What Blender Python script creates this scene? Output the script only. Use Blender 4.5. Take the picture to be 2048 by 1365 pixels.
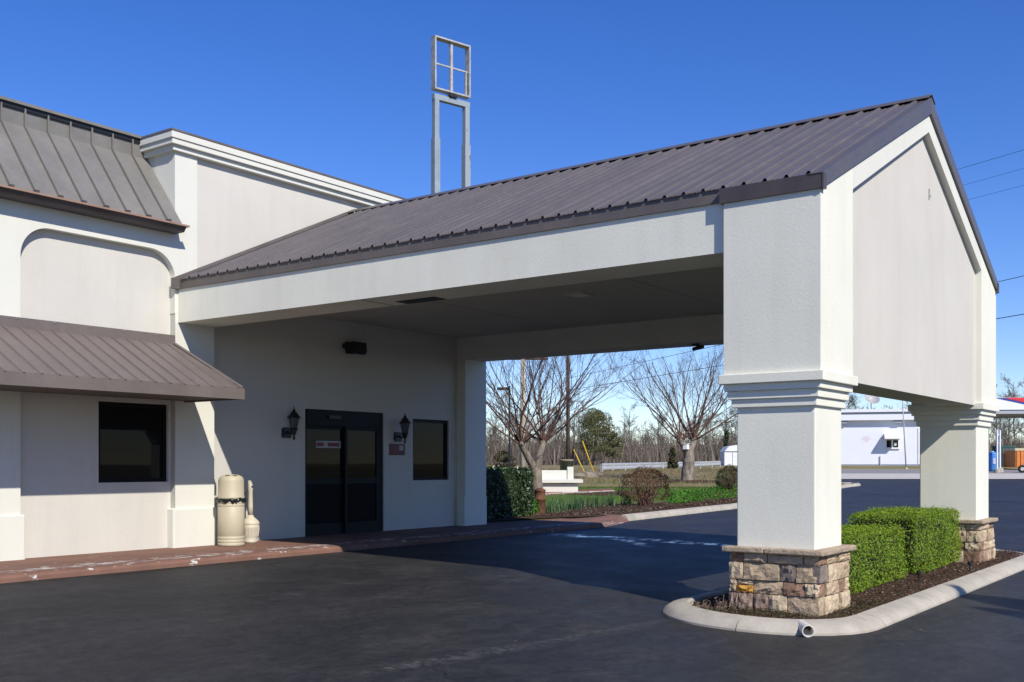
import bpy, math, random
import numpy as np
from mathutils import Vector, Matrix

# ------------------------------------------------------------------ scene, camera, light
for o in list(bpy.data.objects): bpy.data.objects.remove(o)
SC = bpy.context.scene
COL = SC.collection
PI = math.pi
XV, XU, YH = 2562.0, -1836.0, 928.0            # vanishing points / horizon read off the photograph
FPX = math.sqrt(-(XV - 1024) * (XU - 1024))
TH = math.atan2(XV - 1024, FPX)
FW = (math.cos(TH), math.sin(TH)); RT = (math.sin(TH), -math.cos(TH))
HC = 1.36
cam = bpy.data.cameras.new('camera'); camo = bpy.data.objects.new('camera', cam); COL.objects.link(camo)
cam.sensor_width = 36; cam.lens = FPX / 2048 * 36
cam.shift_y = (YH - 682.5) / 2048
cam.clip_start = 0.1; cam.clip_end = 4000
camo.location = (0, 0, HC); camo.rotation_euler = (PI / 2, 0, TH - PI / 2)
SC.camera = camo

SUN = Vector((0.51, 1.10, -1.0)).normalized()   # direction the light travels
ELEV = math.asin(-SUN.z)
AZ = math.atan2(-SUN.x, -SUN.y)                 # compass style angle of the sun from +Y towards +X
w = bpy.data.worlds.new('World'); SC.world = w; w.use_nodes = True
nt = w.node_tree; nt.nodes.clear()
sky = nt.nodes.new('ShaderNodeTexSky'); sky.sky_type = 'NISHITA'; sky.sun_disc = False
sky.sun_elevation = ELEV; sky.sun_rotation = AZ
sky.altitude = 200; sky.air_density = 1.0; sky.dust_density = 0.0; sky.ozone_density = 4.0
hs = nt.nodes.new('ShaderNodeHueSaturation'); hs.inputs['Saturation'].default_value = 1.28; hs.inputs['Hue'].default_value = .514
bg = nt.nodes.new('ShaderNodeBackground'); bg.inputs['Strength'].default_value = 0.135
wo = nt.nodes.new('ShaderNodeOutputWorld')
nt.links.new(sky.outputs[0], hs.inputs['Color']); tn = nt.nodes.new('ShaderNodeMix'); tn.data_type = 'RGBA'; tn.blend_type = 'MULTIPLY'; tn.inputs[0].default_value = 1; tn.inputs[7].default_value = (.94, .93, 1.06, 1)
nt.links.new(hs.outputs[0], tn.inputs[6]); nt.links.new(tn.outputs[2], bg.inputs[0]); nt.links.new(bg.outputs[0], wo.inputs[0])
sl = bpy.data.lights.new('sun', 'SUN'); sl.energy = 5.0; sl.angle = math.radians(0.53); sl.color = (1.0, 0.94, 0.84)
so = bpy.data.objects.new('sun', sl); COL.objects.link(so); so.location = (0, 0, 40)
so.rotation_euler = SUN.to_track_quat('-Z', 'Y').to_euler()
SC.view_settings.view_transform = 'Standard'; SC.view_settings.look = 'None'
SC.view_settings.exposure = 0.1; SC.view_settings.gamma = 1.0; SC.view_settings.use_curve_mapping = False

# ------------------------------------------------------------------ helpers
RNG = random.Random(7)
WPOS = {}
def ray(px, py):
    t = (px - 1024) / FPX
    return Vector((FW[0] + t * RT[0], FW[1] + t * RT[1], (YH - py) / FPX))
def at(px, py, d): return ray(px, py) * d + Vector((0, 0, HC))
def depth(x, y): return x * FW[0] + y * FW[1]
def onz(px, py, z):
    r = ray(px, py); return r * ((z - HC) / r.z) + Vector((0, 0, HC))
def ony(px, py, y):
    r = ray(px, py); return r * (y / r.y) + Vector((0, 0, HC))
def interp(v, pts):
    if v <= pts[0][0]: return pts[0][1]
    for (a, b), (c, d) in zip(pts, pts[1:]):
        if v <= c: return b + (d - b) * (v - a) / (c - a)
    return pts[-1][1]

class MB:
    def __init__(s): s.v = []; s.f = []
    def add(s, vs, fs):
        n = len(s.v); s.v += [tuple(p) for p in vs]; s.f += [tuple(i + n for i in f) for f in fs]; return s
    def box(s, x0, x1, y0, y1, z0, z1):
        return s.add([(x0,y0,z0),(x1,y0,z0),(x1,y1,z0),(x0,y1,z0),(x0,y0,z1),(x1,y0,z1),(x1,y1,z1),(x0,y1,z1)],
                     [(0,3,2,1),(4,5,6,7),(0,1,5,4),(1,2,6,5),(2,3,7,6),(3,0,4,7)])
    def quad(s, *p): return s.add(p, [tuple(range(len(p)))])
    def prism(s, poly, a, b, axis='y'):
        """polygon of (u,w) extruded from a to b along the axis; y: (x,z), x: (y,z), z: (x,y)"""
        def P(u, t, h):
            return (u, h, t) if axis == 'y' else (h, u, t) if axis == 'x' else (u, t, h)
        n = len(poly)
        vs = [P(u, t, a) for u, t in poly] + [P(u, t, b) for u, t in poly]
        fs = [tuple(range(n)), tuple(range(2 * n - 1, n - 1, -1))]
        fs += [(i, i + n, (i + 1) % n + n, (i + 1) % n) for i in range(n)]
        return s.add(vs, fs)
    def lathe(s, prof, c=(0, 0, 0), n=24, cap=True):
        vs = []; fs = []
        for r, z in prof:
            for k in range(n):
                a = 2 * PI * k / n; vs.append((c[0] + r * math.cos(a), c[1] + r * math.sin(a), c[2] + z))
        for j in range(len(prof) - 1):
            for k in range(n):
                fs.append((j*n+k, j*n+(k+1)%n, (j+1)*n+(k+1)%n, (j+1)*n+k))
        if cap:
            fs.append(tuple(range(n))[::-1]); fs.append(tuple((len(prof)-1)*n+k for k in range(n)))
        return s.add(vs, fs)
    def tube(s, pts, rad, n=6, cap=False):
        pts = [Vector(p) for p in pts]
        if not hasattr(rad, '__len__'): rad = [rad] * len(pts)
        vs = []; fs = []
        up = None
        for i, p in enumerate(pts):
            t = (pts[min(i+1, len(pts)-1)] - pts[max(i-1, 0)])
            if t.length < 1e-9: t = Vector((0, 0, 1))
            t.normalize()
            if up is None:
                up = Vector((1, 0, 0)) if abs(t.x) < 0.8 else Vector((0, 1, 0))
            u = up - t * up.dot(t)
            if u.length < 1e-6: u = t.orthogonal()
            u.normalize(); q = t.cross(u); up = u
            for k in range(n):
                a = 2 * PI * k / n
                vs.append(p + (u * math.cos(a) + q * math.sin(a)) * rad[i])
        for j in range(len(pts) - 1):
            for k in range(n):
                fs.append((j*n+k, j*n+(k+1)%n, (j+1)*n+(k+1)%n, (j+1)*n+k))
        if cap:
            fs.append(tuple(range(n))[::-1]); fs.append(tuple((len(pts)-1)*n+k for k in range(n)))
        return s.add(vs, fs)
    def build(s, name, mat, parent=None, smooth=False, bevel=0, kind=None, origin=None):
        a = np.array(s.v, dtype=float)
        if origin is None:
            lo = a.min(0); hi = a.max(0); origin = Vector(((lo[0]+hi[0])/2, (lo[1]+hi[1])/2, lo[2]))
        origin = Vector(origin)
        a = a - np.array(origin)
        me = bpy.data.meshes.new(name); me.from_pydata(a.tolist(), [], s.f); me.update()
        if smooth: me.polygons.foreach_set('use_smooth', [True] * len(me.polygons))
        me.materials.append(M(mat))
        o = bpy.data.objects.new(name, me); COL.objects.link(o)
        place(o, origin, parent)
        if bevel:
            b = o.modifiers.new('bevel', 'BEVEL'); b.width = bevel; b.segments = 2; b.limit_method = 'ANGLE'
        if kind: o['kind'] = kind
        return o
def place(o, wp, parent):
    WPOS[o.name] = Vector(wp)
    if parent is not None:
        o.parent = parent; o.location = Vector(wp) - WPOS[parent.name]
    else: o.location = wp
def tag(o, label, cat=None, group=None):
    o['label'] = label
    if cat: o['category'] = cat
    if group: o['group'] = group
    return o
def thing(name, loc, label, cat, group=None):
    o = bpy.data.objects.new(name, None); COL.objects.link(o); o.empty_display_size = 0.2
    place(o, Vector(loc), None); return tag(o, label, cat, group)
def share(o, name, wp, parent, rotz=0, scale=None):
    c = bpy.data.objects.new(name, o.data); COL.objects.link(c); place(c, wp, parent)
    c.rotation_euler.z = rotz
    if scale: c.scale = scale
    return c
def dup(o, loc, rotz=0, sc=1.0, parent=None):
    c = o.copy(); COL.objects.link(c); c.parent = parent
    if parent is None:
        c.location = loc; c.rotation_euler = (0, 0, rotz); c.scale = (sc, sc, sc) if not hasattr(sc, '__len__') else sc
    for ch in o.children: dup(ch, None, parent=c)
    return c

# ------------------------------------------------------------------ materials
MATS = {}
def M(n):
    if isinstance(n, bpy.types.Material): return n
    return MATS[n]
class NB:
    def __init__(s, name):
        s.m = bpy.data.materials.new(name); s.m.use_nodes = True; s.t = s.m.node_tree; s.t.nodes.clear()
        s.out = s.n('ShaderNodeOutputMaterial'); s.p = s.n('ShaderNodeBsdfPrincipled')
        s.l(s.p.outputs[0], s.out.inputs[0]); s.co = None; MATS[name] = s.m
    def n(s, k, **kw):
        q = s.t.nodes.new(k)
        for a, b in kw.items(): setattr(q, a, b)
        return q
    def l(s, a, b): s.t.links.new(a, b)
    def pos(s):
        if s.co is None: s.co = s.n('ShaderNodeNewGeometry')
        return s.co.outputs['Position']
    def scaled(s, v):
        q = s.n('ShaderNodeVectorMath', operation='MULTIPLY'); s.l(s.pos(), q.inputs[0]); q.inputs[1].default_value = v
        return q.outputs[0]
    def noise(s, scale, detail=3, rough=.55, vec=None, dist=0):
        q = s.n('ShaderNodeTexNoise'); q.inputs['Scale'].default_value = scale; q.inputs['Detail'].default_value = detail
        q.inputs['Roughness'].default_value = rough; q.inputs['Distortion'].default_value = dist
        s.l(vec if vec is not None else s.pos(), q.inputs['Vector']); return q.outputs[0]
    def ramp(s, fac, stops, interp='LINEAR'):
        q = s.n('ShaderNodeValToRGB'); e = q.color_ramp.elements; q.color_ramp.interpolation = interp
        while len(e) < len(stops): e.new(0.5)
        for i, (p, c) in enumerate(stops):
            e[i].position = p; e[i].color = (*c, 1) if hasattr(c, '__len__') else (c, c, c, 1)
        s.l(fac, q.inputs[0]); return q.outputs[0]
    def mix(s, fac, a, b, mode='MIX'):
        q = s.n('ShaderNodeMix', data_type='RGBA', blend_type=mode)
        for v, i in ((fac, 0), (a, 6), (b, 7)):
            if hasattr(v, 'is_output'): s.l(v, q.inputs[i])
            elif i == 0: q.inputs[0].default_value = v
            else: q.inputs[i].default_value = (*v, 1)
        return q.outputs[2]
    def math(s, op, a, b=None, clamp=False):
        q = s.n('ShaderNodeMath', operation=op); q.use_clamp = clamp
        for v, i in ((a, 0), (b, 1)):
            if v is None: continue
            if hasattr(v, 'is_output'): s.l(v, q.inputs[i])
            else: q.inputs[i].default_value = v
        return q.outputs[0]
    def bump(s, h, strength=.3, dist=.01):
        q = s.n('ShaderNodeBump'); q.inputs['Strength'].default_value = strength; q.inputs['Distance'].default_value = dist
        s.l(h, q.inputs['Height']); s.l(q.outputs[0], s.p.inputs['Normal']); return s
    def set(s, color=None, rough=.6, metal=0, spec=.5):
        if color is not None:
            if hasattr(color, 'is_output'): s.l(color, s.p.inputs['Base Color'])
            else: s.p.inputs['Base Color'].default_value = (*color, 1)
        if hasattr(rough, 'is_output'): s.l(rough, s.p.inputs['Roughness'])
        else: s.p.inputs['Roughness'].default_value = rough
        s.p.inputs['Metallic'].default_value = metal; s.p.inputs['Specular IOR Level'].default_value = spec
        return s
def mul(c, k): return tuple(x * k for x in c)

def simple(name, c, rough=.6, metal=0, var=.12, scale=6, bump=0, bscale=60, spec=.5):
    b = NB(name); n = b.noise(scale, 4)
    b.set(b.ramp(n, [(.3, mul(c, 1 - var)), (.7, mul(c, 1 + var))]), rough, metal, spec)
    if bump: b.bump(b.noise(bscale, 3), bump, .01)
    return b.m
def stucco(name, c, bs=.35, dirt=.06):
    b = NB(name)
    big = b.noise(.9, 4); st = b.noise(1.6, 4, .6, b.scaled((2.2, 2.2, .25)))
    col = b.ramp(big, [(.3, mul(c, 1 - dirt * .6)), (.7, mul(c, 1 + .02))])
    col = b.mix(b.math('MULTIPLY', b.ramp(st, [(.5, 0), (.75, 1)]), dirt * 2.2), col, mul((c[0], c[1] * .97, c[2] * .9), .72))
    fine = b.noise(70, 3, .6)
    col = b.mix(.10, col, b.ramp(fine, [(.3, .25), (.7, 1.0)]), 'MULTIPLY')
    b.set(col, .9, 0, .2)
    h = b.math('ADD', b.math('MULTIPLY', b.noise(38, 2), .8), b.math('MULTIPLY', b.noise(110, 2), .5))
    b.bump(h, bs, .012); return b.m
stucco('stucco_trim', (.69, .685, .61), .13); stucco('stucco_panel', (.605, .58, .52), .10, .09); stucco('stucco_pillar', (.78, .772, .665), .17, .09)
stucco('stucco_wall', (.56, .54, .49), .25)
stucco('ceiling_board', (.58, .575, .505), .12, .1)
def metal_sheet(name, c, rough=.38, streak=.16, spec=.5):
    b = NB(name)
    n1 = b.noise(2.2, 4, .6, b.scaled((1, 1, .35))); n2 = b.noise(14, 3)
    col = b.ramp(n1, [(.3, mul(c, 1 - streak)), (.7, mul(c, 1 + streak))])
    col = b.mix(.2, col, b.ramp(n2, [(.35, .55), (.65, 1.0)]), 'MULTIPLY')
    b.set(col, b.ramp(n1, [(.3, rough - .06), (.7, rough + .1)]), 0, spec)
    oi = b.n('ShaderNodeObjectInfo'); col2 = b.mix(1.0, col, b.ramp(oi.outputs['Random'], [(0, .92), (1, 1.07)]), 'MULTIPLY'); b.l(col2, b.p.inputs['Base Color'])
    b.bump(b.noise(3.0, 2), .10, .02); return b.m
metal_sheet('roof_metal', (.118, .104, .098), .36, .07); metal_sheet('awning_metal', (.150, .124, .112), .5, .08); metal_sheet('mansard_metal', (.185, .176, .158), .5, .1)
metal_sheet('fascia_metal', (.075, .060, .056), .42); metal_sheet('fascia_light', (.135, .115, .105), .45)
simple('copper_edge', (.30, .19, .13), .5); simple('black_metal', (.012, .012, .013), .45, 0, .2); simple('dark_frame', (.006, .006, .007), .5, 0, .2, spec=.2)
simple('sticker_pale', (.66, .50, .52), .6); simple('white_paint', (.78, .78, .76), .5, 0, .05, 3)
simple('soffit_brown', (.11, .095, .08), .8)

def glass(name, c=(.009, .0095, .010), rough=.02):
    b = NB(name); b.set(c, rough, 0, .12); b.bump(b.noise(1.3, 2), .02, .02); return b.m
glass('window_glass'); glass('lamp_glass', (.09, .10, .10), .08)

# asphalt with scuffs, a chalky seam and pale dried stains with shapes of their own
def seg_dist(b, A, B):
    A = Vector((A[0], A[1], 0)); B = Vector((B[0], B[1], 0)); d = (B - A); L = d.length; d.normalize()
    q = b.n('ShaderNodeVectorMath', operation='SUBTRACT'); b.l(b.pos(), q.inputs[0]); q.inputs[1].default_value = A
    dn = b.n('ShaderNodeVectorMath', operation='DOT_PRODUCT'); b.l(q.outputs[0], dn.inputs[0]); dn.inputs[1].default_value = (-d.y, d.x, 0)
    da = b.n('ShaderNodeVectorMath', operation='DOT_PRODUCT'); b.l(q.outputs[0], da.inputs[0]); da.inputs[1].default_value = (d.x, d.y, 0)
    return dn.outputs['Value'], da.outputs['Value'], L
def band(b, A, B, wid, soft, wob=0.0, wsc=1.0):
    v, u, L = seg_dist(b, A, B)
    if wob: v = b.math('ADD', v, b.math('MULTIPLY', b.math('SUBTRACT', b.noise(wsc, 3), .5), wob))
    a = b.math('ABSOLUTE', v)
    m = b.math('SUBTRACT', 1.0, b.math('DIVIDE', b.math('SUBTRACT', a, wid), soft), True)
    e0 = b.math('MULTIPLY', b.math('ADD', u, .3), 2.0, True); e1 = b.math('MULTIPLY', b.math('SUBTRACT', L + .3, u), 2.0, True)
    return b.math('MULTIPLY', m, b.math('MULTIPLY', e0, e1), True)
def asphalt():
    b = NB('asphalt')
    grain = b.noise(160, 3, .65); mid = b.noise(1.1, 4, .6); fl = b.noise(.28, 3)
    col = b.ramp(grain, [(.3, .013), (.55, .024), (.74, .040)])
    stx = b.noise(.8, 4, .6, b.scaled((.35, 1.4, 1)), .4)
    col = b.mix(b.ramp(stx, [(.42, 0), (.72, .6)]), col, (.046, .045, .044))
    col = b.mix(b.ramp(mid, [(.5, 0), (.75, .45)]), col, (.056, .052, .048))
    col = b.mix(.85, col, b.ramp(b.noise(46, 5, .8), [(.32, .25), (.5, .85), (.62, 1.0), (.74, 1.0)]), 'MULTIPLY')
    col = b.mix(b.ramp(b.noise(33, 4, .8), [(.60, 0), (.70, .55)]), col, (.085, .083, .080))
    spk = b.n('ShaderNodeTexVoronoi'); spk.inputs['Scale'].default_value = 2.6; b.l(b.pos(), spk.inputs['Vector'])
    sel = b.n('ShaderNodeSeparateColor'); b.l(spk.outputs['Color'], sel.inputs[0])
    col = b.mix(b.math('MULTIPLY', b.ramp(spk.outputs['Distance'], [(.022, .9), (.036, 0)]), b.ramp(sel.outputs[0], [(.62, 0), (.66, 1)])), col, (.22, .21, .20))
    mot = b.noise(9, 5, .8); mot2 = b.noise(3.2, 4, .75, b.scaled((1, 2.6, 1)), .5)
    col = b.mix(1.0, col, b.ramp(mot, [(.34, .76), (.5, 1.04), (.64, 1.38)]), 'MULTIPLY')
    col = b.mix(1.0, col, b.ramp(mot2, [(.36, .84), (.5, 1.04), (.64, 1.24)]), 'MULTIPLY')
    crk = b.n('ShaderNodeTexVoronoi'); crk.feature = 'DISTANCE_TO_EDGE'; crk.inputs['Scale'].default_value = .16
    wv = b.n('ShaderNodeVectorMath', operation='ADD'); b.l(b.pos(), wv.inputs[0]); nz = b.n('ShaderNodeTexNoise'); nz.inputs['Scale'].default_value = 1.1; nz.inputs['Detail'].default_value = 5; b.l(b.pos(), nz.inputs['Vector']); b.l(nz.outputs['Color'], wv.inputs[1]); b.l(wv.outputs[0], crk.inputs['Vector'])
    col = b.mix(b.math('MULTIPLY', b.ramp(crk.outputs['Distance'], [(.0012, 1), (.0028, 0)]), b.ramp(b.noise(.35, 2), [(.5, 0), (.6, .8)])), col, (.006, .006, .006))
    P = [onz(p[0], p[1], z) for p, z in (((740, 1372), -.26), ((1060, 1305), -.22), ((1330, 1243), -.18), ((1270, 1162), -.11), ((1035, 1128), -.07))]
    seam = b.math('MAXIMUM', band(b, P[0], P[1], .015, .16, .2, .8), b.math('MULTIPLY', band(b, P[1], P[2], .01, .10, .15, .8), .6))
    br = b.ramp(b.noise(16, 5, .8), [(.46, 0), (.60, 1)])
    col = b.mix(b.math('MULTIPLY', b.math('MULTIPLY', seam, br), .38), col, (.20, .19, .18))
    sc = band(b, onz(1010, 1163, -.1), onz(1130, 1130, -.08), .05, .4, .5, .6)
    col = b.mix(b.math('MULTIPLY', b.math('MULTIPLY', sc, b.ramp(b.noise(3, 4, .7), [(.45, 0), (.7, 1)])), .4), col, (.13, .125, .12))
    pale = b.math('MAXIMUM', band(b, onz(1095, 1075, -.08), onz(1470, 1096, -.13), .10, .30, 1.1, .9), band(b, onz(1225, 1083, -.1), onz(1300, 1098, -.12), .04, .2, .7, 1.1))
    pale = b.math('MULTIPLY', pale, b.ramp(b.noise(2.4, 4, .65, b.scaled((1, 2.2, 1))), [(.44, 0), (.56, 1)]))
    dry = b.ramp(mid, [(.3, .50), (.7, .66)])
    rough = b.math('ADD', b.math('MULTIPLY', dry, b.math('SUBTRACT', 1.0, pale)), b.math('MULTIPLY', pale, .10))
    b.set(col, rough, 0, .32)
    h = b.math('MULTIPLY', b.math('ADD', grain, b.math('MULTIPLY', mot, 1.2)), b.math('SUBTRACT', 1.0, b.math('MULTIPLY', pale, .97)))
    b.bump(h, .5, .005)
asphalt()
def concrete(name, c, stain=.18):
    b = NB(name); n = b.noise(3, 5, .65); f = b.noise(150, 2); s = b.noise(11, 4, .7)
    col = b.ramp(n, [(.3, mul(c, 1 - stain)), (.7, mul(c, 1.08))])
    col = b.mix(b.ramp(s, [(.58, 0), (.8, .5)]), col, mul((c[0], c[1] * .95, c[2] * .85), .55))
    col = b.mix(.25, col, b.ramp(f, [(.3, .45), (.7, 1.0)]), 'MULTIPLY')
    b.set(col, .88, 0, .25); b.bump(b.math('ADD', f, s), .35, .006); return b.m
concrete('kerb_concrete', (.47, .43, .36), .26); concrete('road_concrete', (.52, .49, .44), .1); concrete('road_asphalt', (.26, .25, .245), .1); concrete('old_concrete', (.30, .26, .19), .3)
def red_walk():
    b = NB('red_paint')
    n = b.noise(2.2, 4, .6); col = b.ramp(n, [(.3, (.165, .088, .064)), (.7, (.235, .125, .09))])
    col = b.mix(.3, col, b.ramp(b.noise(90, 2), [(.3, .5), (.7, 1.0)]), 'MULTIPLY')
    geo = b.n('ShaderNodeSeparateXYZ'); b.l(b.pos(), geo.inputs[0])
    y = geo.outputs[1]
    near = b.math('SUBTRACT', 1.0, b.math('DIVIDE', b.math('ABSOLUTE', b.math('SUBTRACT', y, 12.02)), .42), True)
    chip = b.noise(3.0, 6, .72, b.scaled((1.5, 4.6, 1)), .3)
    m = b.ramp(b.math('ADD', chip, b.math('MULTIPLY', near, .135)), [(.66, 0), (.675, 1)])
    col = b.mix(m, col, (.58, .58, .55))
    b.set(col, .82, 0, .3); b.bump(b.noise(60, 3), .3, .006)
red_walk()
def mulchm():
    b = NB('mulch'); n = b.noise(28, 5, .7); v = b.noise(5, 3)
    col = b.ramp(n, [(.3, (.025, .014, .009)), (.5, (.075, .045, .03)), (.72, (.16, .105, .07))])
    col = b.mix(b.ramp(v, [(.5, 0), (.7, .5)]), col, (.05, .055, .02)); b.set(col, .95, 0, .1); b.bump(n, .9, .04)
mulchm()
def island_rand(name, stops, rough=.6, trans=0, spec=.3):
    b = NB(name); g = b.n('ShaderNodeNewGeometry')
    b.set(b.ramp(g.outputs['Random Per Island'], stops), rough, 0, spec)
    if trans:
        b.p.inputs['Subsurface Weight'].default_value = 0
        tr = b.n('ShaderNodeBsdfTranslucent'); mx = b.n('ShaderNodeMixShader'); mx.inputs[0].default_value = trans
        b.l(b.p.inputs['Base Color'].links[0].from_socket, tr.inputs[0]); b.l(b.p.outputs[0], mx.inputs[1]); b.l(tr.outputs[0], mx.inputs[2]); b.l(mx.outputs[0], b.out.inputs[0])
    return b.m
island_rand('chips', [(0, (.03, .016, .010)), (.5, (.085, .05, .033)), (.85, (.16, .105, .075)), (1, (.38, .31, .25))], .9)
island_rand('box_leaf', [(0, (.11, .19, .010)), (.45, (.20, .33, .020)), (.8, (.28, .42, .035)), (.965, (.38, .44, .07)), (.975, (.20, .13, .05)), (1, (.24, .17, .07))], .55, .42)
island_rand('laurel_leaf', [(0, (.010, .026, .006)), (.6, (.022, .052, .010)), (1, (.06, .10, .025))], .32, .12, .5)
island_rand('daffodil_leaf', [(0, (.035, .085, .035)), (.6, (.075, .15, .065)), (1, (.14, .22, .09))], .5, .25)
island_rand('red_leaf', [(0, (.05, .035, .014)), (.4, (.095, .04, .02)), (.75, (.15, .065, .03)), (1, (.09, .10, .03))], .6, .2)
island_rand('olive_leaf', [(0, (.03, .035, .012)), (.6, (.065, .065, .025)), (1, (.12, .10, .045))], .6, .2)
island_rand('cover_leaf', [(0, (.045, .13, .012)), (.6, (.085, .23, .02)), (1, (.15, .31, .04))], .55, .3)
island_rand('pine_leaf', [(0, (.10, .115, .045)), (.6, (.19, .20, .085)), (1, (.28, .27, .13))], .8, .45)
island_rand('brush_twig', [(0, (.045, .036, .028)), (.6, (.10, .082, .068)), (.95, (.17, .145, .12)), (1, (.30, .27, .23))], .9)
island_rand('dry_blade', [(0, (.16, .12, .06)), (.6, (.27, .215, .12)), (1, (.13, .15, .05))], .9, .2)
island_rand('tan_sprig', [(0, (.25, .18, .12)), (1, (.34, .24, .18))], .9)
def barkm(name, a, c2, sc=9):
    b = NB(name); n = b.noise(sc, 5, .7, b.scaled((1, 1, .35))); b.set(b.ramp(n, [(.32, a), (.68, c2)]), .9, 0, .15); b.bump(n, .8, .03); return b.m
barkm('bark', (.075, .06, .048), (.31, .265, .215)); barkm('bark_twig', (.075, .042, .035), (.165, .10, .082)); barkm('bark_pale', (.13, .105, .08), (.46, .41, .33), 5)
barkm('bark_far', (.075, .06, .05), (.16, .135, .115), 3); barkm('pole_wood', (.06, .045, .035), (.14, .11, .085), 12); barkm('pole_sun_dapple', (.20, .15, .10), (.58, .54, .44), 5)  # last one paints sunlight and branch shadows into the pole colour
barkm('rust_pipe', (.07, .035, .022), (.20, .095, .06), 14)
def grassm(name, cs, sc=3.0):
    b = NB(name); n = b.noise(sc, 6, .7); p = b.noise(.13, 3)
    col = b.ramp(n, [(.28, cs[0]), (.5, cs[1]), (.72, cs[2])])
    col = b.mix(b.ramp(p, [(.45, 0), (.62, .6)]), col, cs[3]); b.set(col, .95, 0, .1); b.bump(b.noise(sc * 8, 4), .8, .05); return b.m
grassm('dry_grass', ((.13, .10, .05), (.26, .205, .11), (.36, .29, .17), (.12, .14, .045)))
grassm('green_grass', ((.045, .07, .015), (.09, .14, .028), (.16, .17, .06), (.19, .16, .08)), 4)
grassm('earth', ((.07, .05, .035), (.13, .10, .07), (.20, .16, .11), (.10, .10, .05)), 1.0)
for nm, c in dict(stone_tan=(.45, .345, .235), stone_sand=(.56, .45, .31), stone_grey=(.23, .19, .165), stone_brown=(.27, .17, .115), stone_mauve=(.33, .235, .18), stone_orange=(.55, .29, .06), stone_cap=(.42, .33, .24)).items():
    b = NB(nm); n = b.noise(9, 5, .7); f = b.noise(60, 3)
    col = b.ramp(n, [(.28, mul(c, .68)), (.52, c), (.75, mul(c, 1.25))]); col = b.mix(.3, col, b.ramp(f, [(.3, .5), (.7, 1.0)]), 'MULTIPLY')
    b.set(col, .9, 0, .2); b.bump(b.math('ADD', b.noise(16, 4, .65), b.math('MULTIPLY', f, .3)), .7, .03)
simple('mortar', (.30, .25, .19), .95, 0, .2, 20, .5)
simple('can_plastic', (.46, .41, .29), .55, 0, .05, 4); simple('ash_plastic', (.52, .47, .36), .6, 0, .08, 5); simple('bag_plastic', (.012, .012, .013), .25)
simple('galvanised', (.50, .52, .53), .45, .3, .1, 3); simple('rusted_galv', (.40, .40, .39), .6, .2, .25, 5)
def chipped(name, c):
    b = NB(name); n = b.noise(5, 5, .7, b.scaled((1, 1, .5))); col = b.mix(b.ramp(n, [(.60, 0), (.64, .9)]), c, (.16, .09, .06)); b.set(col, .6, 0, .4); return b.m
chipped('post_paint', (.28, .32, .345)); simple('post_grey', (.25, .30, .335), .55, 0, .12, 3); simple('frame_paint', (.37, .37, .355), .5, 0, .25, 4)
simple('far_white', (.72, .74, .79), .6, 0, .02, 1); simple('far_grey', (.34, .36, .40), .7, 0, .04, 2); simple('far_blue', (.20, .24, .30), .7)
simple('sign_red', (.62, .022, .035), .45, 0, .03); simple('sign_blue', (.02, .05, .24), .45, 0, .03); simple('sign_white', (.72, .74, .78), .5, 0, .03)
simple('barrel_blue', (.045, .20, .52), .45); simple('dump_green', (.02, .09, .085), .6); simple('dump_orange', (.55, .17, .03), .6); simple('tan_paint', (.52, .45, .27), .6)
simple('rubber', (.012, .012, .013), .8); simple('yellow_paint', (.62, .42, .03), .5); simple('shed_white', (.70, .70, .70), .5, 0, .05); simple('pvc', (.62, .60, .55), .5, 0, .15, 8)
simple('plaque_red', (.14, .022, .018), .5); simple('sticker_red', (.20, .04, .04), .6); simple('wire_black', (.03, .03, .032), .6); simple('dish_grey', (.36, .36, .36), .5); simple('path_pale', (.50, .45, .38), .9)
simple('brick_red', (.20, .075, .055), .85, 0, .2, 8)

# ------------------------------------------------------------------ terrain heights
RISE = [(0, 0), (42, 0), (72, .30), (84, .85), (96, 1.20), (130, 1.30), (400, 1.33), (3000, -4)]
LAWN = [(20, .10), (26, .105), (31, .125), (34, .24), (42, .64), (50, .92), (75, 1.08), (96, 1.24), (130, 1.32), (400, 1.34), (3000, -4)]
def lot_z(x, y): return -.024 * max(-12.0, min(24.0, 11.72 - y)) * (1 if y < 11.72 else 0) + interp(depth(x, y), RISE)
def lawn_z(x, y): return interp(depth(x, y), LAWN)
KERB = [(21.62, 12.46), (25.5, 12.86), (29.57, 13.27), (38.0, 15.0), (48.0, 17.4), (55.0, 18.55), (57.6, 19.3), (58.2, 20.1), (57.6, 20.9), (54, 23.2), (40, 34), (30, 44)]
def in_poly(x, y, P):
    c = False; n = len(P)
    for i in range(n):
        (x0, y0), (x1, y1) = P[i], P[i-1]
        if (y0 > y) != (y1 > y) and x < (x1 - x0) * (y - y0) / (y1 - y0) + x0: c = not c
    return c

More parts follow.
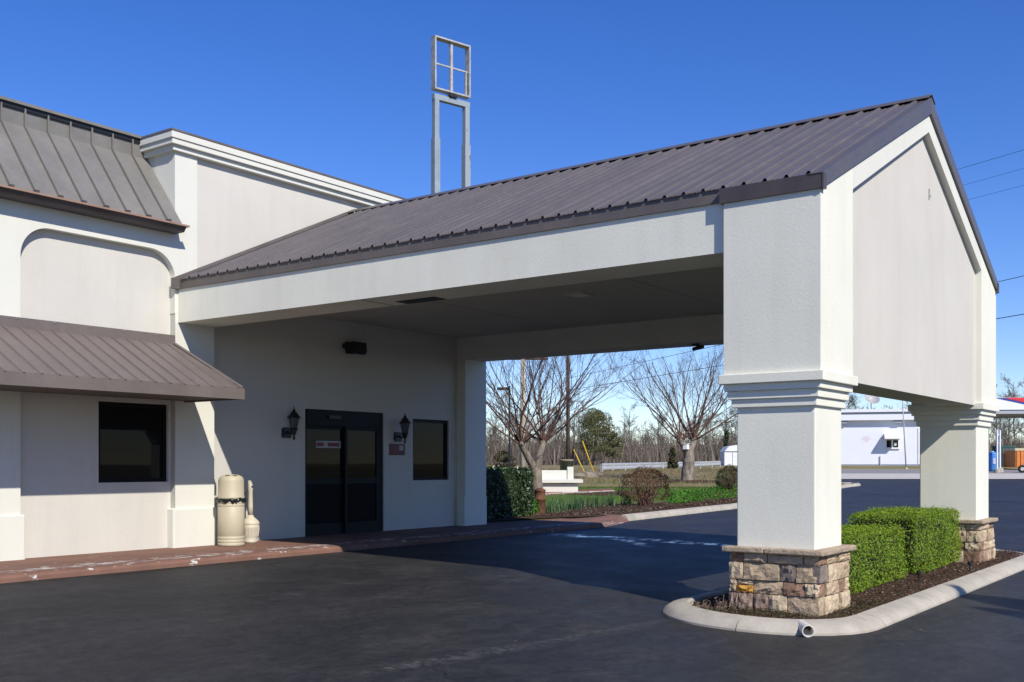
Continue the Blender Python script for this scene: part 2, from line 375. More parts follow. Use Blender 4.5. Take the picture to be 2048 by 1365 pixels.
# ------------------------------------------------------------------ ground, lot, roads, lawn
def dr(d, r): return (d * FW[0] + r * RT[0], d * FW[1] + r * RT[1])
def sheet(name, us, vs, fn, mat, kind='structure', smooth=True, label=None):
    m = MB(); nu, nv = len(us), len(vs)
    m.v = [tuple(fn(u, v)) for u in us for v in vs]
    m.f = [(i*nv+j, (i+1)*nv+j, (i+1)*nv+j+1, i*nv+j+1) for i in range(nu-1) for j in range(nv-1)]
    o = m.build(name, mat, None, smooth, 0, kind, origin=(0, 0, 0))
    me = o.data
    if me.polygons[0].normal.z < 0: me.flip_normals()
    if label: o['label'] = label
    return o
def sstep(a, b, v):
    t = max(0, min(1, (v - a) / (b - a))); return t * t * (3 - 2 * t)
def ground_fn(d, r):
    x, y = dr(d, r); q = r / d if d > 1 else (.5 if r > 0 else -.5)
    wl = 1 - sstep(.24, .29, q)
    left = lawn_z(x, y) - .03 if d > 58 else lot_z(x, y) - .35
    right = interp(d, RISE) + .02 if d > 86 else lot_z(x, y) - .35
    return (x, y, left * wl + right * (1 - wl))
ds = [-2500, -600, -200, -80, -30, 0, 20, 40, 52, 57.9, 58.1, 62, 66, 70, 75, 80, 85.9, 86.1, 90, 95, 100, 108, 116, 125, 135, 150, 170, 200, 260, 400, 800, 1500, 3000]
rs = [-3000, -1200, -500, -250, -150, -100, -75, -60, -50, -40, -32, -26] + [x * 2 for x in range(-11, 30)] + [65, 75, 90, 110, 150, 250, 500, 1200, 3000]
sheet('ground', ds, rs, ground_fn, 'dry_grass')
def lot_fn(x, y):
    z = lot_z(x, y); d = depth(x, y)
    return (x, y, z - (.8 if d > 84 else 0))
sheet('parking_lot', [x * 2 for x in range(-35, 51)], [-70, -60, -50, -40, -30, -20, -16] + [-12.28 + 1.5 * k for k in range(17)] + [13.5, 15, 17, 19, 21, 23, 25, 28, 31, 34, 38, 42, 46, 50, 60], lot_fn, 'asphalt')
def strip(name, d0, d1, lift, mat, r0=10, r1=90):
    def fn(d, r):
        x, y = dr(d, r); return (x, y, interp(d, RISE) + lift)
    return sheet(name, [d0 + (d1 - d0) * k / 6 for k in range(7)], [r0 + (r1 - r0) * k / 30 for k in range(31)], fn, mat)
strip('pavement', 71.5, 78.6, .03, 'road_concrete'); strip('road', 78.0, 87.0, .014, 'road_asphalt', 10, 160)

# lawn behind the garden kerb: lofted from the kerb line up the bank
def lerp2(P, t):
    L = [0]
    for a, b in zip(P, P[1:]): L.append(L[-1] + math.dist(a, b))
    s = t * L[-1]
    for i in range(len(P) - 1):
        if s <= L[i+1] or i == len(P) - 2:
            k = (s - L[i]) / (L[i+1] - L[i]); return (P[i][0] + (P[i+1][0] - P[i][0]) * k, P[i][1] + (P[i+1][1] - P[i][1]) * k)
KL = [(17.45, 13.75), (19.6, 13.55), (21.5, 12.9), (25.5, 13.05), (29.57, 13.45), (38.0, 15.2), (48.0, 17.5), (52.5, 18.45)]
LB = [dr(60, -20), dr(60.5, -8), dr(61, 4), dr(61, 9)]
def lawn_fn(t, s):
    a = lerp2(KL, t); b = lerp2(LB, t); k = s ** 1.6
    x = a[0] + (b[0] - a[0]) * k; y = a[1] + (b[1] - a[1]) * k
    z = lawn_z(x, y)
    if depth(x, y) > 50: z = max(lawn_z(x, y) * (1 - max(0, (t - .9) * 10)) + (lot_z(x, y) + .12) * max(0, (t - .9) * 10), lot_z(x, y) + .1)
    return (x, y, z + .012 * math.sin(x * 1.7) * math.sin(y * 2.3))
sheet('lawn', [k / 60 for k in range(61)], [k / 40 for k in range(41)], lawn_fn, 'green_grass')
def dry_fn(d, q):      # the straw-coloured upper part of the bank
    x, y = dr(d, q * d); return (x, y, lawn_z(x, y) + .02 + .03 * sstep(40, 46, d))
sheet('dry_bank', [39 + .8 * k for k in range(30)], [-.25 + .012 * k for k in range(38)], dry_fn, 'dry_grass')
def blob_sheet(name, c, rx, ry, rot, mat, lift, zf=lawn_z, wob=.12, seed=1, dome=.0):
    g = random.Random(seed); m = MB(); n = 40; ph = [g.uniform(0, 6.28) for _ in range(4)]
    rings = [0, .35, .65, .88, 1.0]
    for j, rr in enumerate(rings):
        for k in range(n):
            a = 2 * PI * k / n; w_ = 1 + wob * (math.sin(2 * a + ph[0]) + .6 * math.sin(5 * a + ph[1]) + .4 * math.sin(9 * a + ph[2]))
            u = rr * rx * math.cos(a) * w_; v = rr * ry * math.sin(a) * w_
            x = c[0] + u * math.cos(rot) - v * math.sin(rot); y = c[1] + u * math.sin(rot) + v * math.cos(rot)
            m.v.append((x, y, zf(x, y) + (lift + dome * (1 - rr * rr) if rr < 1 else -.04)))
    for j in range(len(rings) - 1):
        for k in range(n): m.f.append((j*n+k, (j+1)*n+k, (j+1)*n+(k+1)%n, j*n+(k+1)%n))
    o = m.build(name, mat, None, True, 0, 'structure')
    return o
# mulch strip along the garden kerb and around the second tree
def bed_fn(t, s):
    a = lerp2(KL[:6], t); n = Vector((-.15, 1)).normalized(); w_ = 3.3 + .4 * math.sin(t * 9) - 3.2 * max(0, t - .30)
    x = a[0] + n.x * w_ * s; y = a[1] + n.y * w_ * s
    return (x, y, lawn_z(x, y) + (.04 * math.sin(PI * min(1, s * 1.1)) + .022 if s < 1 else -.03))
sheet('mulch_bed', [k / 50 for k in range(51)], [k / 8 for k in range(9)], bed_fn, 'mulch')
T2 = at(1374, 968, 42); T2.z = lawn_z(T2.x, T2.y)
blob_sheet('tree_bed', (T2.x - .3, T2.y - .3), 2.6, .8, TH - PI / 2, 'mulch', .03, seed=3, dome=.05)
c = at(1200, 983, 36); blob_sheet('path_bed', (c.x, c.y), 2.3, .9, TH - PI / 2, 'mulch', .03, seed=5)

blob_sheet('nose_bed', (55.2, 19.75), 3.4, .95, .14, 'dry_grass', .15, lot_z, .02, 6)
# kerbs as separate cast lengths
def kerb_run(parent, pts, zf, wid, h, mat, seglen=2.4, closed=False, side=1, slope=.08):
    P = [Vector((*p, 0)) for p in pts]
    if closed: P.append(P[0])
    L = [0]
    for a, b in zip(P, P[1:]): L.append(L[-1] + (b - a).length)
    tot = L[-1]; n = max(1, round(tot / seglen))
    def ev(s):
        s = s % tot if closed else max(0, min(tot, s))
        for i in range(len(P) - 1):
            if s <= L[i+1] + 1e-9:
                k = (s - L[i]) / max(1e-9, L[i+1] - L[i]); return P[i].lerp(P[i+1], k)
        return P[-1]
    for i in range(n):
        s0 = tot * i / n + .006; s1 = tot * (i + 1) / n - .006; m = MB(); k = 8; rows = []
        for j in range(k + 1):
            s = s0 + (s1 - s0) * j / k; p = ev(s)
            if closed: t = ev(s + .12) - ev(s - .12)
            else: t = ev(min(tot, s + .12)) - ev(max(0, s - .12))
            t.normalize(); nn = Vector((-t.y, t.x, 0)) * side; z = zf(p.x, p.y)
            prof = [(0, -.05), (.004, .02), (slope * .28, h * .52), (slope * .62, h * .74), (slope + .02, h * .90), (wid - .02, h), (wid, h - .02), (wid, -.05)]
            rows.append([(p + nn * u + Vector((0, 0, z + q))) for u, q in prof])
        q = len(rows[0])
        for r_ in rows: m.v += [tuple(v) for v in r_]
        for j in range(k):
            for a in range(q - 1): m.f.append((j*q+a, j*q+a+1, (j+1)*q+a+1, (j+1)*q+a))
        n0 = len(m.v); m.v += m.v[:q] + m.v[k*q:(k+1)*q]; m.f.append(tuple(range(n0, n0 + q))); m.f.append(tuple(range(n0 + q, n0 + 2*q))[::-1])
        o = m.build('kerb_segment', mat, parent, True)
        o.data.set_sharp_from_angle(angle=math.radians(24))
        if (sum((Vector(p.normal).z) for p in o.data.polygons)) < 0: o.data.flip_normals()
def empty_struct(name, loc):
    o = bpy.data.objects.new(name, None); COL.objects.link(o); place(o, Vector(loc), None); o['kind'] = 'structure'; return o
gk = empty_struct('garden_kerb', (21.6, 12.46, 0))
KERBL = [(21.66, 12.47), (25.5, 12.86), (29.57, 13.27), (38.0, 15.0), (48.0, 17.25), (55.5, 18.35), (57.4, 18.5), (58.5, 18.85), (58.95, 19.4), (58.8, 20.0), (57.6, 20.9), (54.5, 23.0)]
kerb_run(gk, KERBL, lot_z, .2, .15, 'kerb_concrete', 2.6)
# portico island
def rrect(x0, x1, y0, y1, r, n=8):
    out = []
    for cx, cy, a0 in ((x0 + r, y0 + r, PI), (x1 - r, y0 + r, 1.5 * PI), (x1 - r, y1 - r, 0), (x0 + r, y1 - r, .5 * PI)):
        for k in range(n + 1):
            a = a0 + .5 * PI * k / n; out.append((cx + r * math.cos(a), cy + r * math.sin(a)))
    return out
IX0, IX1, IY0, IY1 = 9.02, 19.3, 3.06, 5.22
ik = empty_struct('island_kerb', ((IX0 + IX1) / 2, IY0, -.2))
kerb_run(ik, rrect(IX0, IX1, IY0, IY1, 1.0), lot_z, .27, .115, 'kerb_concrete', 1.75, True, 1, .13)
def mul_z(x, y): return lot_z(4, 3.6) + .088 + .02 * math.sin(x * 3.1) * math.sin(y * 4.3) + .02 * sstep(3.2, 3.6, y)
def isl_fn(u, v):
    ang = u * 2 * PI; P = rrect(IX0 + .2, IX1 - .2, IY0 + .2, IY1 - .2, .85)
    a = lerp2(P + [P[0]], u); cx = min(max(a[0], 10.2), 18.1); c_ = (cx, 4.14)
    x = c_[0] + (a[0] - c_[0]) * v; y = c_[1] + (a[1] - c_[1]) * v
    return (x, y, mul_z(x, y) - (.03 if v == 1 else 0))
sheet('mulch_island', [k / 90 for k in range(91)], [0, .3, .55, .75, .9, 1.0], isl_fn, 'mulch')

# red painted walk in front of the motel with a rounded front edge, and its kerb ramp
SWZ = .095
m = MB()
prof = [(11.72, -.03), (11.725, .05), (11.745, .08), (11.79, .093), (11.85, SWZ), (12.1, SWZ + .002), (12.6, SWZ), (13.75, SWZ + .003)]
xs = [-10 + 1.2 * k for k in range(25)]
xs = [x for x in xs if x < 19.0] + [19.3]
for x in xs:
    for (y, z) in prof: m.v.append((x, y + (.012 * math.sin(x * 2.1) if y < 11.8 else 0), z))
q = len(prof)
for i in range(len(xs) - 1):
    for j in range(q - 1): m.f.append((i*q+j, (i+1)*q+j, (i+1)*q+j+1, i*q+j+1))
m.build('sidewalk', 'red_paint', None, False, 0, 'structure', origin=(0, 0, 0))
m = MB()
a0 = (19.3, 11.735, .005); a1 = (19.3, 13.75, SWZ)
b0 = (21.62, 12.44, .006); b1 = (21.66, 12.72, .13)
m.v = [(19.3, 11.72, .03), (19.3, 12.3, SWZ), (19.3, 13.75, SWZ), (20.2, 11.95, .012), (20.3, 12.7, .07), (20.6, 13.95, SWZ + .01), (21.64, 12.42, .006), (21.68, 12.72, .14), (22.0, 13.9, .145), (19.3, 11.70, -.04), (20.2, 11.93, -.04), (21.64, 12.40, -.04)]
m.f = [(0, 3, 4, 1), (1, 4, 5, 2), (3, 6, 7, 4), (4, 7, 8, 5), (9, 10, 3, 0), (10, 11, 6, 3)]
m.build('kerb_ramp', 'red_paint', None, False, 0, 'structure')

# ------------------------------------------------------------------ the motel
YF, YN, YD = 13.40, 13.52, 13.60          # pilaster fronts, niche back, entrance wall
XE = 17.32
motel = thing('motel_building', (9, 14, 0), 'low stucco motel wing with mansard roof, arched niches and a glazed entrance', 'building')
def wall_open(name, x0, x1, z0, z1, y, ops, mat, parent, th=.14):
    xs = sorted({x0, x1, *[a for o in ops for a in o[:2]]}); zs = sorted({z0, z1, *[a for o in ops for a in o[2:]]})
    m = MB()
    for xa, xb in zip(xs, xs[1:]):
        for za, zb in zip(zs, zs[1:]):
            cx, cz = (xa + xb) / 2, (za + zb) / 2
            if any(o[0] < cx < o[1] and o[2] < cz < o[3] for o in ops): continue
            m.quad((xa, y, za), (xb, y, za), (xb, y, zb), (xa, y, zb))
    for a, b, c_, d in ops:
        m.quad((a, y, c_), (a, y, d), (a, y + th, d), (a, y + th, c_)); m.quad((b, y, d), (b, y, c_), (b, y + th, c_), (b, y + th, d))
        m.quad((a, y, d), (b, y, d), (b, y + th, d), (a, y + th, d)); m.quad((b, y, c_), (a, y, c_), (a, y + th, c_), (b, y + th, c_))
    return m.build(name, mat, parent)
# core block so light never leaks through
MB().box(-8, XE - .004, 13.78, 26, 0, 4.7).box(9.76, XE - .004, 13.75, 26, 4.7, 6.25).box(-8, 9.75, 14.16, 26, 4.7, 6.0).build('core_wall', 'stucco_wall', motel)

BAYS = [(-.47, 1.93), (3.42, 5.82), (7.316, 9.716)]
WINS = [(a + 1.207, a + 2.367, 1.09, 2.25) for a, _ in BAYS]
for (a, b), wn in zip(BAYS, WINS):
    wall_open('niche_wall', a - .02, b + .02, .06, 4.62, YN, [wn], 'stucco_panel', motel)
# front skin with arched heads
def skin():
    m = MB(); ZT = 4.98; R_ = .42; zt = 4.535
    edges = [-8.0] + [v for b_ in BAYS for v in b_] + [10.43]
    for a, b in zip(edges[::2], edges[1::2]):
        if b > 10: m.quad((a, YF, .06), (b, YF, .06), (b, YF, 3.60), (a, YF, 3.60)); m.quad((a, YF, 3.60), (9.708, YF, 3.60), (9.708, YF, ZT), (a, YF, ZT)) if False else None
        else: m.quad((a, YF, .06), (b, YF, .06), (b, YF, ZT), (a, YF, ZT))
    for a, b in BAYS:
        crv = [(a, .06), (a, zt - R_)]
        for k in range(1, 13):
            t = PI / 2 * k / 12; crv.append((a + R_ - R_ * math.cos(t), zt - R_ + R_ * math.sin(t)))
        for k in range(0, 13):
            t = PI / 2 * k / 12; crv.append((b - R_ + R_ * math.sin(t), zt - R_ + R_ * math.cos(t)))
        crv.append((b, .06))
        for (x0, z0), (x1, z1) in zip(crv[1:-1], crv[2:-1]):
            if x1 - x0 > 1e-6: m.quad((x0, YF, z0), (x1, YF, z1), (x1, YF, ZT), (x0, YF, ZT))
        for (x0, z0), (x1, z1) in zip(crv, crv[1:]): m.quad((x0, YF, z0), (x0, YN + .01, z0), (x1, YN + .01, z1), (x1, YF, z1))
    return m.build('front_wall', 'stucco_trim', motel)
skin()
# pilaster carrying the portico beam, and the tower above it
MB().box(9.716, 10.43, YF + .001, 13.74, .05, 4.06).build('pilaster', 'stucco_trim', motel)
MB().box(16.63, XE, 13.37, 13.74, .05, 4.058).build('pilaster', 'stucco_trim', motel)
for x0, x1 in ((9.66, 10.46), (16.60, XE + .03), (5.76, 7.37), (1.87, 3.48), (-8, -.41)):
    MB().box(x0, x1, YF - .032, YF + .16, .05, .69).build('pilaster_base', 'stucco_trim', motel, bevel=.02)
DOOR = (12.50, 14.48, .08, 2.315); WIN2 = (15.29, 16.39, 1.036, 2.235)
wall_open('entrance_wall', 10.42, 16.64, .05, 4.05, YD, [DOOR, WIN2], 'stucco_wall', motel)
tw = MB().box(9.708, 10.11, YF - .002, 13.9, 3.62, 6.06).build('tower_pilaster', 'stucco_trim', motel)
MB().box(10.11, XE - .002, YF + .04, 13.9, 4.05, 6.06).build('tower_wall', 'stucco_panel', motel)
MB().box(9.708, 9.76, 13.9, 20, 4.9, 6.06).build('tower_side', 'stucco_panel', motel)
cor = MB().box(9.64, XE + .05, YF - .062, 20, 6.055, 6.135).build('cornice', 'stucco_trim', motel, bevel=.006)
MB().box(9.585, XE + .11, YF - .115, 20.06, 6.135, 6.215).box(9.56, XE + .13, YF - .135, 20.08, 6.215, 6.315).build('cornice_board', 'stucco_trim', cor, bevel=.006)
MB().box(9.55, XE + .14, YF - .145, 20.1, 6.316, 6.345).build('coping', 'fascia_light', cor)

# mansard roof with standing seams
def mansard():
    rp = MB(); y0, z0, y1, z1, z2 = 13.17, 4.905, 14.08, 6.045, 6.33; xa, xb = -8, 9.70
    rf = rp.prism([(y0, z0 - .02), (y1, z1), (y1, z2), (15.4, z2), (15.4, z0 - .02)], xa, xb, 'x').build('mansard_roof', 'mansard_metal', motel)
    ns = []
    sp = .338; xx = 9.43
    prot = None
    sl_ = Vector((0, y1 - y0, z1 - z0)); L = sl_.length; nrm = Vector((0, -(z1 - z0), y1 - y0)).normalized()
    while xx > -7.9:
        m = MB(); hw = .011; hh = .038
        A = Vector((xx, y0 + .01, z0 + .005)); B = Vector((xx, y1, z1)); C = Vector((xx, y1, z2 - .045))
        oA, oB, oC = nrm * hh, (nrm + Vector((0, -1, 0))).normalized() * hh * 1.05, Vector((0, -hh, 0))
        vs = []
        for P, o_ in ((A, oA), (B, oB), (C, oC)):
            for sx in (-hw, hw):
                vs.append(P + Vector((sx, 0, 0)) - o_ * .2); vs.append(P + Vector((sx, 0, 0)) + o_)
        m.add(vs, [(0, 1, 3, 2), (1, 5, 7, 3), (0, 4, 5, 1), (2, 3, 7, 6), (5, 9, 11, 7), (4, 8, 9, 5), (6, 7, 11, 10), (8, 10, 11, 9)])
        if prot is None: prot = m.build('seam', 'mansard_metal', rf)
        else: share(prot, 'seam', WPOS[prot.name] + Vector((xx - 9.43, 0, 0)), rf)
        e = MB().box(xx - .024, xx + .024, y0 - .045, y0 + .03, z0 - .012, z0 + .04)
        if not ns: ns.append(e.build('seam_clip', 'fascia_metal', rf))
        else: share(ns[0], 'seam_clip', WPOS[ns[0].name] + Vector((xx - 9.43, 0, 0)), rf)
        xx -= sp
    MB().box(xa, xb + .012, y1 - .065, 15.4, z2 - .012, z2 + .03).build('roof_cap', 'mansard_metal', rf)
    MB().box(xa, xb - .01, y1 - .03, y1 - .001, z2 - .075, z2 - .013).build('vent_strip', 'black_metal', rf)
    g = MB().prism([(y0 - .075, z0 - .025), (y0 - .075, z0 + .0), (y0 + .02, z0 + .0), (y0 + .02, z0 - .025)], xa, xb + .05, 'x').build('drip_edge', 'copper_edge', rf)
    MB().prism([(y0 - .06, z0 - .026), (y0 + .0, z0 - .10), (YF - .001, z0 - .10), (YF - .001, z0 - .026)], xa, xb + .005, 'x').build('eave_soffit', 'fascia_metal', rf)
mansard()

# hipped metal awning over the windows
def awning():
    o_ = 1.35; ox = .22; zt, ze = 3.155, 2.437; xw = 9.66; yb = YF - .006; xl = -6.0
    aw = MB()
    aw.add([(xl, yb, zt), (xw, yb, zt), (xw + ox, yb - o_, ze), (xl, yb - o_, ze), (xl, yb, ze), (xw + ox, yb, ze)],
           [(0, 3, 2, 1), (1, 2, 5), (4, 5, 2, 3), (0, 1, 5, 4), (0, 4, 3)])
    aw = aw.build('awning', 'awning_metal', motel)
    MB().box(xl, xw + ox + .016, yb - o_ - .016, yb - o_ + .006, 2.285, ze + .010).box(xw + ox - .006, xw + ox + .016, yb - o_ + .006, yb + .0, 2.285, ze + .010).build('awning_fascia', 'awning_metal', aw)
    MB().box(xl, xw + ox - .01, yb - o_ + .01, yb, 2.31, 2.325).build('awning_soffit', 'soffit_brown', aw)
    MB().box(xl, xw + .035, YF - .03, YF - .002, 3.135, 3.285).build('flashing', 'awning_metal', aw)
    for k in range(30):
        x = xw - .3 - k * .53
        MB().lathe([(.012, 0), (.012, .006)], (x, YF - .034, 3.262), 6).build('screw', 'galvanised', aw)
    sp = .2265; dz = (zt - ze) / o_; nn = Vector((0, -dz, 1)).normalized()
    for i in range(int((xw + ox - xl) / sp)):
        x = xw + ox - .10 - i * sp
        run = o_ if x <= xw - .02 else o_ * max(.1, (xw + ox - x) / (ox + .02))
        hw, hh = .020, .024
        A = Vector((x, yb - o_ - .014, ze - .014 * dz)); B = Vector((x, yb - o_ + run - .004, ze + (run - .004) * dz))
        vs = []
        for P in (A, B):
            vs += [P + Vector((-hw, 0, 0)), P + Vector((-hw * .6, 0, 0)) + nn * hh, P + Vector((hw * .6, 0, 0)) + nn * hh, P + Vector((hw, 0, 0))]
        MB().add(vs, [(0, 1, 5, 4), (1, 2, 6, 5), (2, 3, 7, 6), (3, 2, 1, 0)]).build('rib', 'awning_metal', aw)
    A = Vector((xw + .01, yb - .02, zt)); B = Vector((xw + ox, yb - o_, ze)); MB().tube([A + Vector((0, 0, .012)), B + Vector((0, 0, .012))], .022, 6).build('hip_cap', 'awning_metal', aw)
awning()

def window(op, y, parent, fw=.06, mull=None):
    a, b, c_, d = op
    w_ = MB().box(a + .002, a + fw, y, y + .05, c_, d).box(b - fw, b - .002, y, y + .05, c_, d).box(a + fw, b - fw, y, y + .05, d - fw, d - .002).box(a + fw, b - fw, y, y + .05, c_ + .002, c_ + fw).build('window', 'dark_frame', parent)
    MB().box(a + fw - .01, b - fw + .01, y + .025, y + .035, c_ + fw - .01, d - fw + .01).build('pane', 'window_glass', w_)
    return w_
for wn in WINS: window(wn, YN + .05, motel)
window(WIN2, YD + .04, motel)
# sliding entrance door
a, b, c_, d = DOOR; y = YD + .035
dr_ = MB().box(a + .003, a + .05, y, y + .1, c_, d - .003).box(b - .11, b - .003, y, y + .1, c_, d - .003).box(a + .05, b - .11, y - .02, y + .12, 2.03, d - .003).build('entrance_door', 'dark_frame', motel)
def leaf(x0, x1, yy):
    st = .055
    o = MB().box(x0, x0 + st, yy, yy + .045, c_ + .01, 2.03).box(x1 - st, x1, yy, yy + .045, c_ + .01, 2.03).box(x0 + st, x1 - st, yy, yy + .045, c_ + .01, .30).box(x0 + st, x1 - st, yy, yy + .045, 1.97, 2.03).box(x0 + st, x1 - st, yy, yy + .045, 1.0, 1.10).build('door_leaf', 'dark_frame', dr_)
    p1 = MB().box(x0 + st - .005, x1 - st + .005, yy + .02, yy + .028, .295, 1.005).build('pane', 'window_glass', dr_)
    p2 = MB().box(x0 + st - .005, x1 - st + .005, yy + .02, yy + .028, 1.095, 1.975).build('pane', 'window_glass', dr_)
    return p2
p2 = leaf(a + .05, 13.58, y + .05); leaf(13.50, b - .11, y + .002)
zs0, zs1 = ony(632, 882, y + .07).z, ony(632, 896, y + .07).z
xs0, xs1 = ony(632, 888, y + .07).x, ony(681, 888, y + .07).x; ys = y + .05 + .018
MB().box(xs0, xs1, ys - .003, ys, zs1, zs0).build('door_sticker', 'dish_grey', dr_)['label'] = 'narrow white and red sticker strip across the left door glass'
hh = (zs0 - zs1)
MB().box(xs0 + .01, xs0 + (xs1 - xs0) * .30, ys - .006, ys - .003, zs1 + hh * .22, zs0 - hh * .22).build('sticker_block', 'sticker_red', dr_)
MB().box(xs0 + (xs1 - xs0) * .46, xs1 - .03, ys - .006, ys - .003, zs1 + hh * .22, zs0 - hh * .22).build('sticker_block', 'sticker_red', dr_)
MB().box(13.05, 13.35, y - .05, y - .021, 2.16, 2.22).build('door_sensor', 'black_metal', dr_)

# ------------------------------------------------------------------ the portico
PX0, PX1, PY0, PY1 = 9.70, 17.255, 3.504, 4.49
XR = (PX0 + PX1) / 2
SL = .4585
def zr(x): return 3.957 + SL * (x - PX0 if x <= XR else PX1 - x)
portico = thing('portico', (XR, 8.5, 0), 'gabled stucco drive-through portico on stone-footed pillars with brown ribbed metal roof', 'portico')
bm_ = MB().box(9.762, 10.43, PY1 - .2, YF + .002, 3.485, 4.06).build('side_beam', 'stucco_pillar', portico)
MB().box(16.63, 17.27, PY1 - .2, YF - .03, 3.485, 4.06).build('side_beam', 'stucco_trim', portico)
# ceiling boards with open joints
js = [4.1, 7.32, 10.83, YD - .003]
for y0, y1 in zip(js, js[1:]):
    for x0, x1 in ((10.431, 13.527), (13.533, 16.629)):
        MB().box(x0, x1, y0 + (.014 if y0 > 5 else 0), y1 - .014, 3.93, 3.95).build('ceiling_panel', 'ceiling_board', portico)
MB().box(10.44, 16.62, 4.12, YD - .01, 3.965, 4.0).build('roof_deck', 'soffit_brown', portico)
# gable end: blocks above the capitals, recessed panel, raking band
def gblock(x0, x1):
    P = [(x0, 2.242), (x1, 2.242), (x1, zr(x1)), (x0, zr(x0))]
    return MB().prism(P, PY0, PY1, 'y').build('gable_block', 'stucco_pillar', portico)
gblock(PX0, 10.63); gblock(16.29, PX1)
RB = .235
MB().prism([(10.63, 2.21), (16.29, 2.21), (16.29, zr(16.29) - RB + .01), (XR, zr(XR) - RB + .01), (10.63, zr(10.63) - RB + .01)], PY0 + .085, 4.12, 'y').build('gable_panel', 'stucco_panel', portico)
MB().prism([(10.63, zr(10.63) - RB), (XR, zr(XR) - RB), (XR, zr(XR)), (10.63, zr(10.63))], PY0, PY0 + .55, 'y').prism([(XR, zr(XR) - RB), (16.29, zr(16.29) - RB), (16.29, zr(16.29)), (XR, zr(XR))], PY0, PY0 + .55, 'y').build('rake_band', 'stucco_trim', portico)
MB().box(13.78, 13.80, PY0 + .07, PY0 + .084, 4.70, 4.83).box(13.80, 13.86, PY0 + .07, PY0 + .084, 4.745, 4.755).build('bracket_stub', 'rusted_galv', portico)
# pillars
COLS = ['stone_tan', 'stone_sand', 'stone_grey', 'stone_brown', 'stone_mauve', 'stone_orange']
def stone(x0, x1, y0, y1, z0, z1, face, parent, mat, g):
    """rough-faced block; face is the outward axis"""
    m = MB(); nu, nv = 5, 4; J = .005
    def V(u, v, w_):
        if face == '-x': return (x0 - w_, y1 - J - (y1 - y0 - 2 * J) * u, z0 + J + (z1 - z0 - 2 * J) * v)
        if face == '+x': return (x1 + w_, y0 + J + (y1 - y0 - 2 * J) * u, z0 + J + (z1 - z0 - 2 * J) * v)
        if face == '-y': return (x0 + J + (x1 - x0 - 2 * J) * u, y0 - w_, z0 + J + (z1 - z0 - 2 * J) * v)
        return (x1 - J - (x1 - x0 - 2 * J) * u, y1 + w_, z0 + J + (z1 - z0 - 2 * J) * v)
    base = g.uniform(.0, .032); tx, tz = g.uniform(-.012, .012), g.uniform(-.016, .010)
    for j in range(nv + 1):
        for i in range(nu + 1):
            u, v = i / nu, j / nv; e = i in (0, nu) or j in (0, nv)
            w_ = base + tx * (u - .5) + tz * (v - .5) + (g.uniform(-.011, .012) if not e else g.uniform(-.017, -.003))
            uu = u + (g.uniform(-.05, .05) if 0 < i < nu else 0); vv = v + (g.uniform(-.08, .08) if 0 < j < nv else (g.uniform(-.03, .03) if nv else 0))
            m.v.append(V(uu, vv, w_))
    n1 = nu + 1
    for j in range(nv):
        for i in range(nu): m.f.append((j*n1+i, j*n1+i+1, (j+1)*n1+i+1, (j+1)*n1+i))
    rim = [i for i in range(n1)] + [j*n1+nu for j in range(1, nv+1)] + [nv*n1+i for i in range(nu-1, -1, -1)] + [j*n1 for j in range(nv-1, 0, -1)]
    k0 = len(m.v)
    for r_ in rim:
        u = (r_ % n1) / nu; v = (r_ // n1) / nv; m.v.append(V(u, v, -.06))
    for q in range(len(rim)):
        a_, b_ = rim[q], rim[(q+1) % len(rim)]; m.f.append((a_, k0 + q, k0 + (q+1) % len(rim), b_))
    o = m.build('stone', mat, parent); return o
ROWZ = [-.10, .086, .216, .388, .483]        # course lines of the near pillar, bottom to top
def ly(z): return None
LEFT = {3: [(190, 400, 'stone_brown'), (400, 710, 'stone_tan'), (710, 1190, 'stone_tan'), (1190, 1385, 'stone_tan')],
        2: [(190, 385, 'stone_sand'), (385, 870, 'stone_tan'), (870, 1090, 'stone_grey'), (1090, 1385, 'stone_tan')],
        1: [(190, 290, 'stone_tan'), (290, 525, 'stone_orange'), (525, 920, 'stone_tan'), (920, 1212, 'stone_brown'), (1212, 1385, 'stone_sand')],
        0: [(180, 325, 'stone_mauve'), (325, 520, 'stone_mauve'), (520, 738, 'stone_mauve'), (738, 978, 'stone_sand'), (978, 1385, 'stone_tan')]}
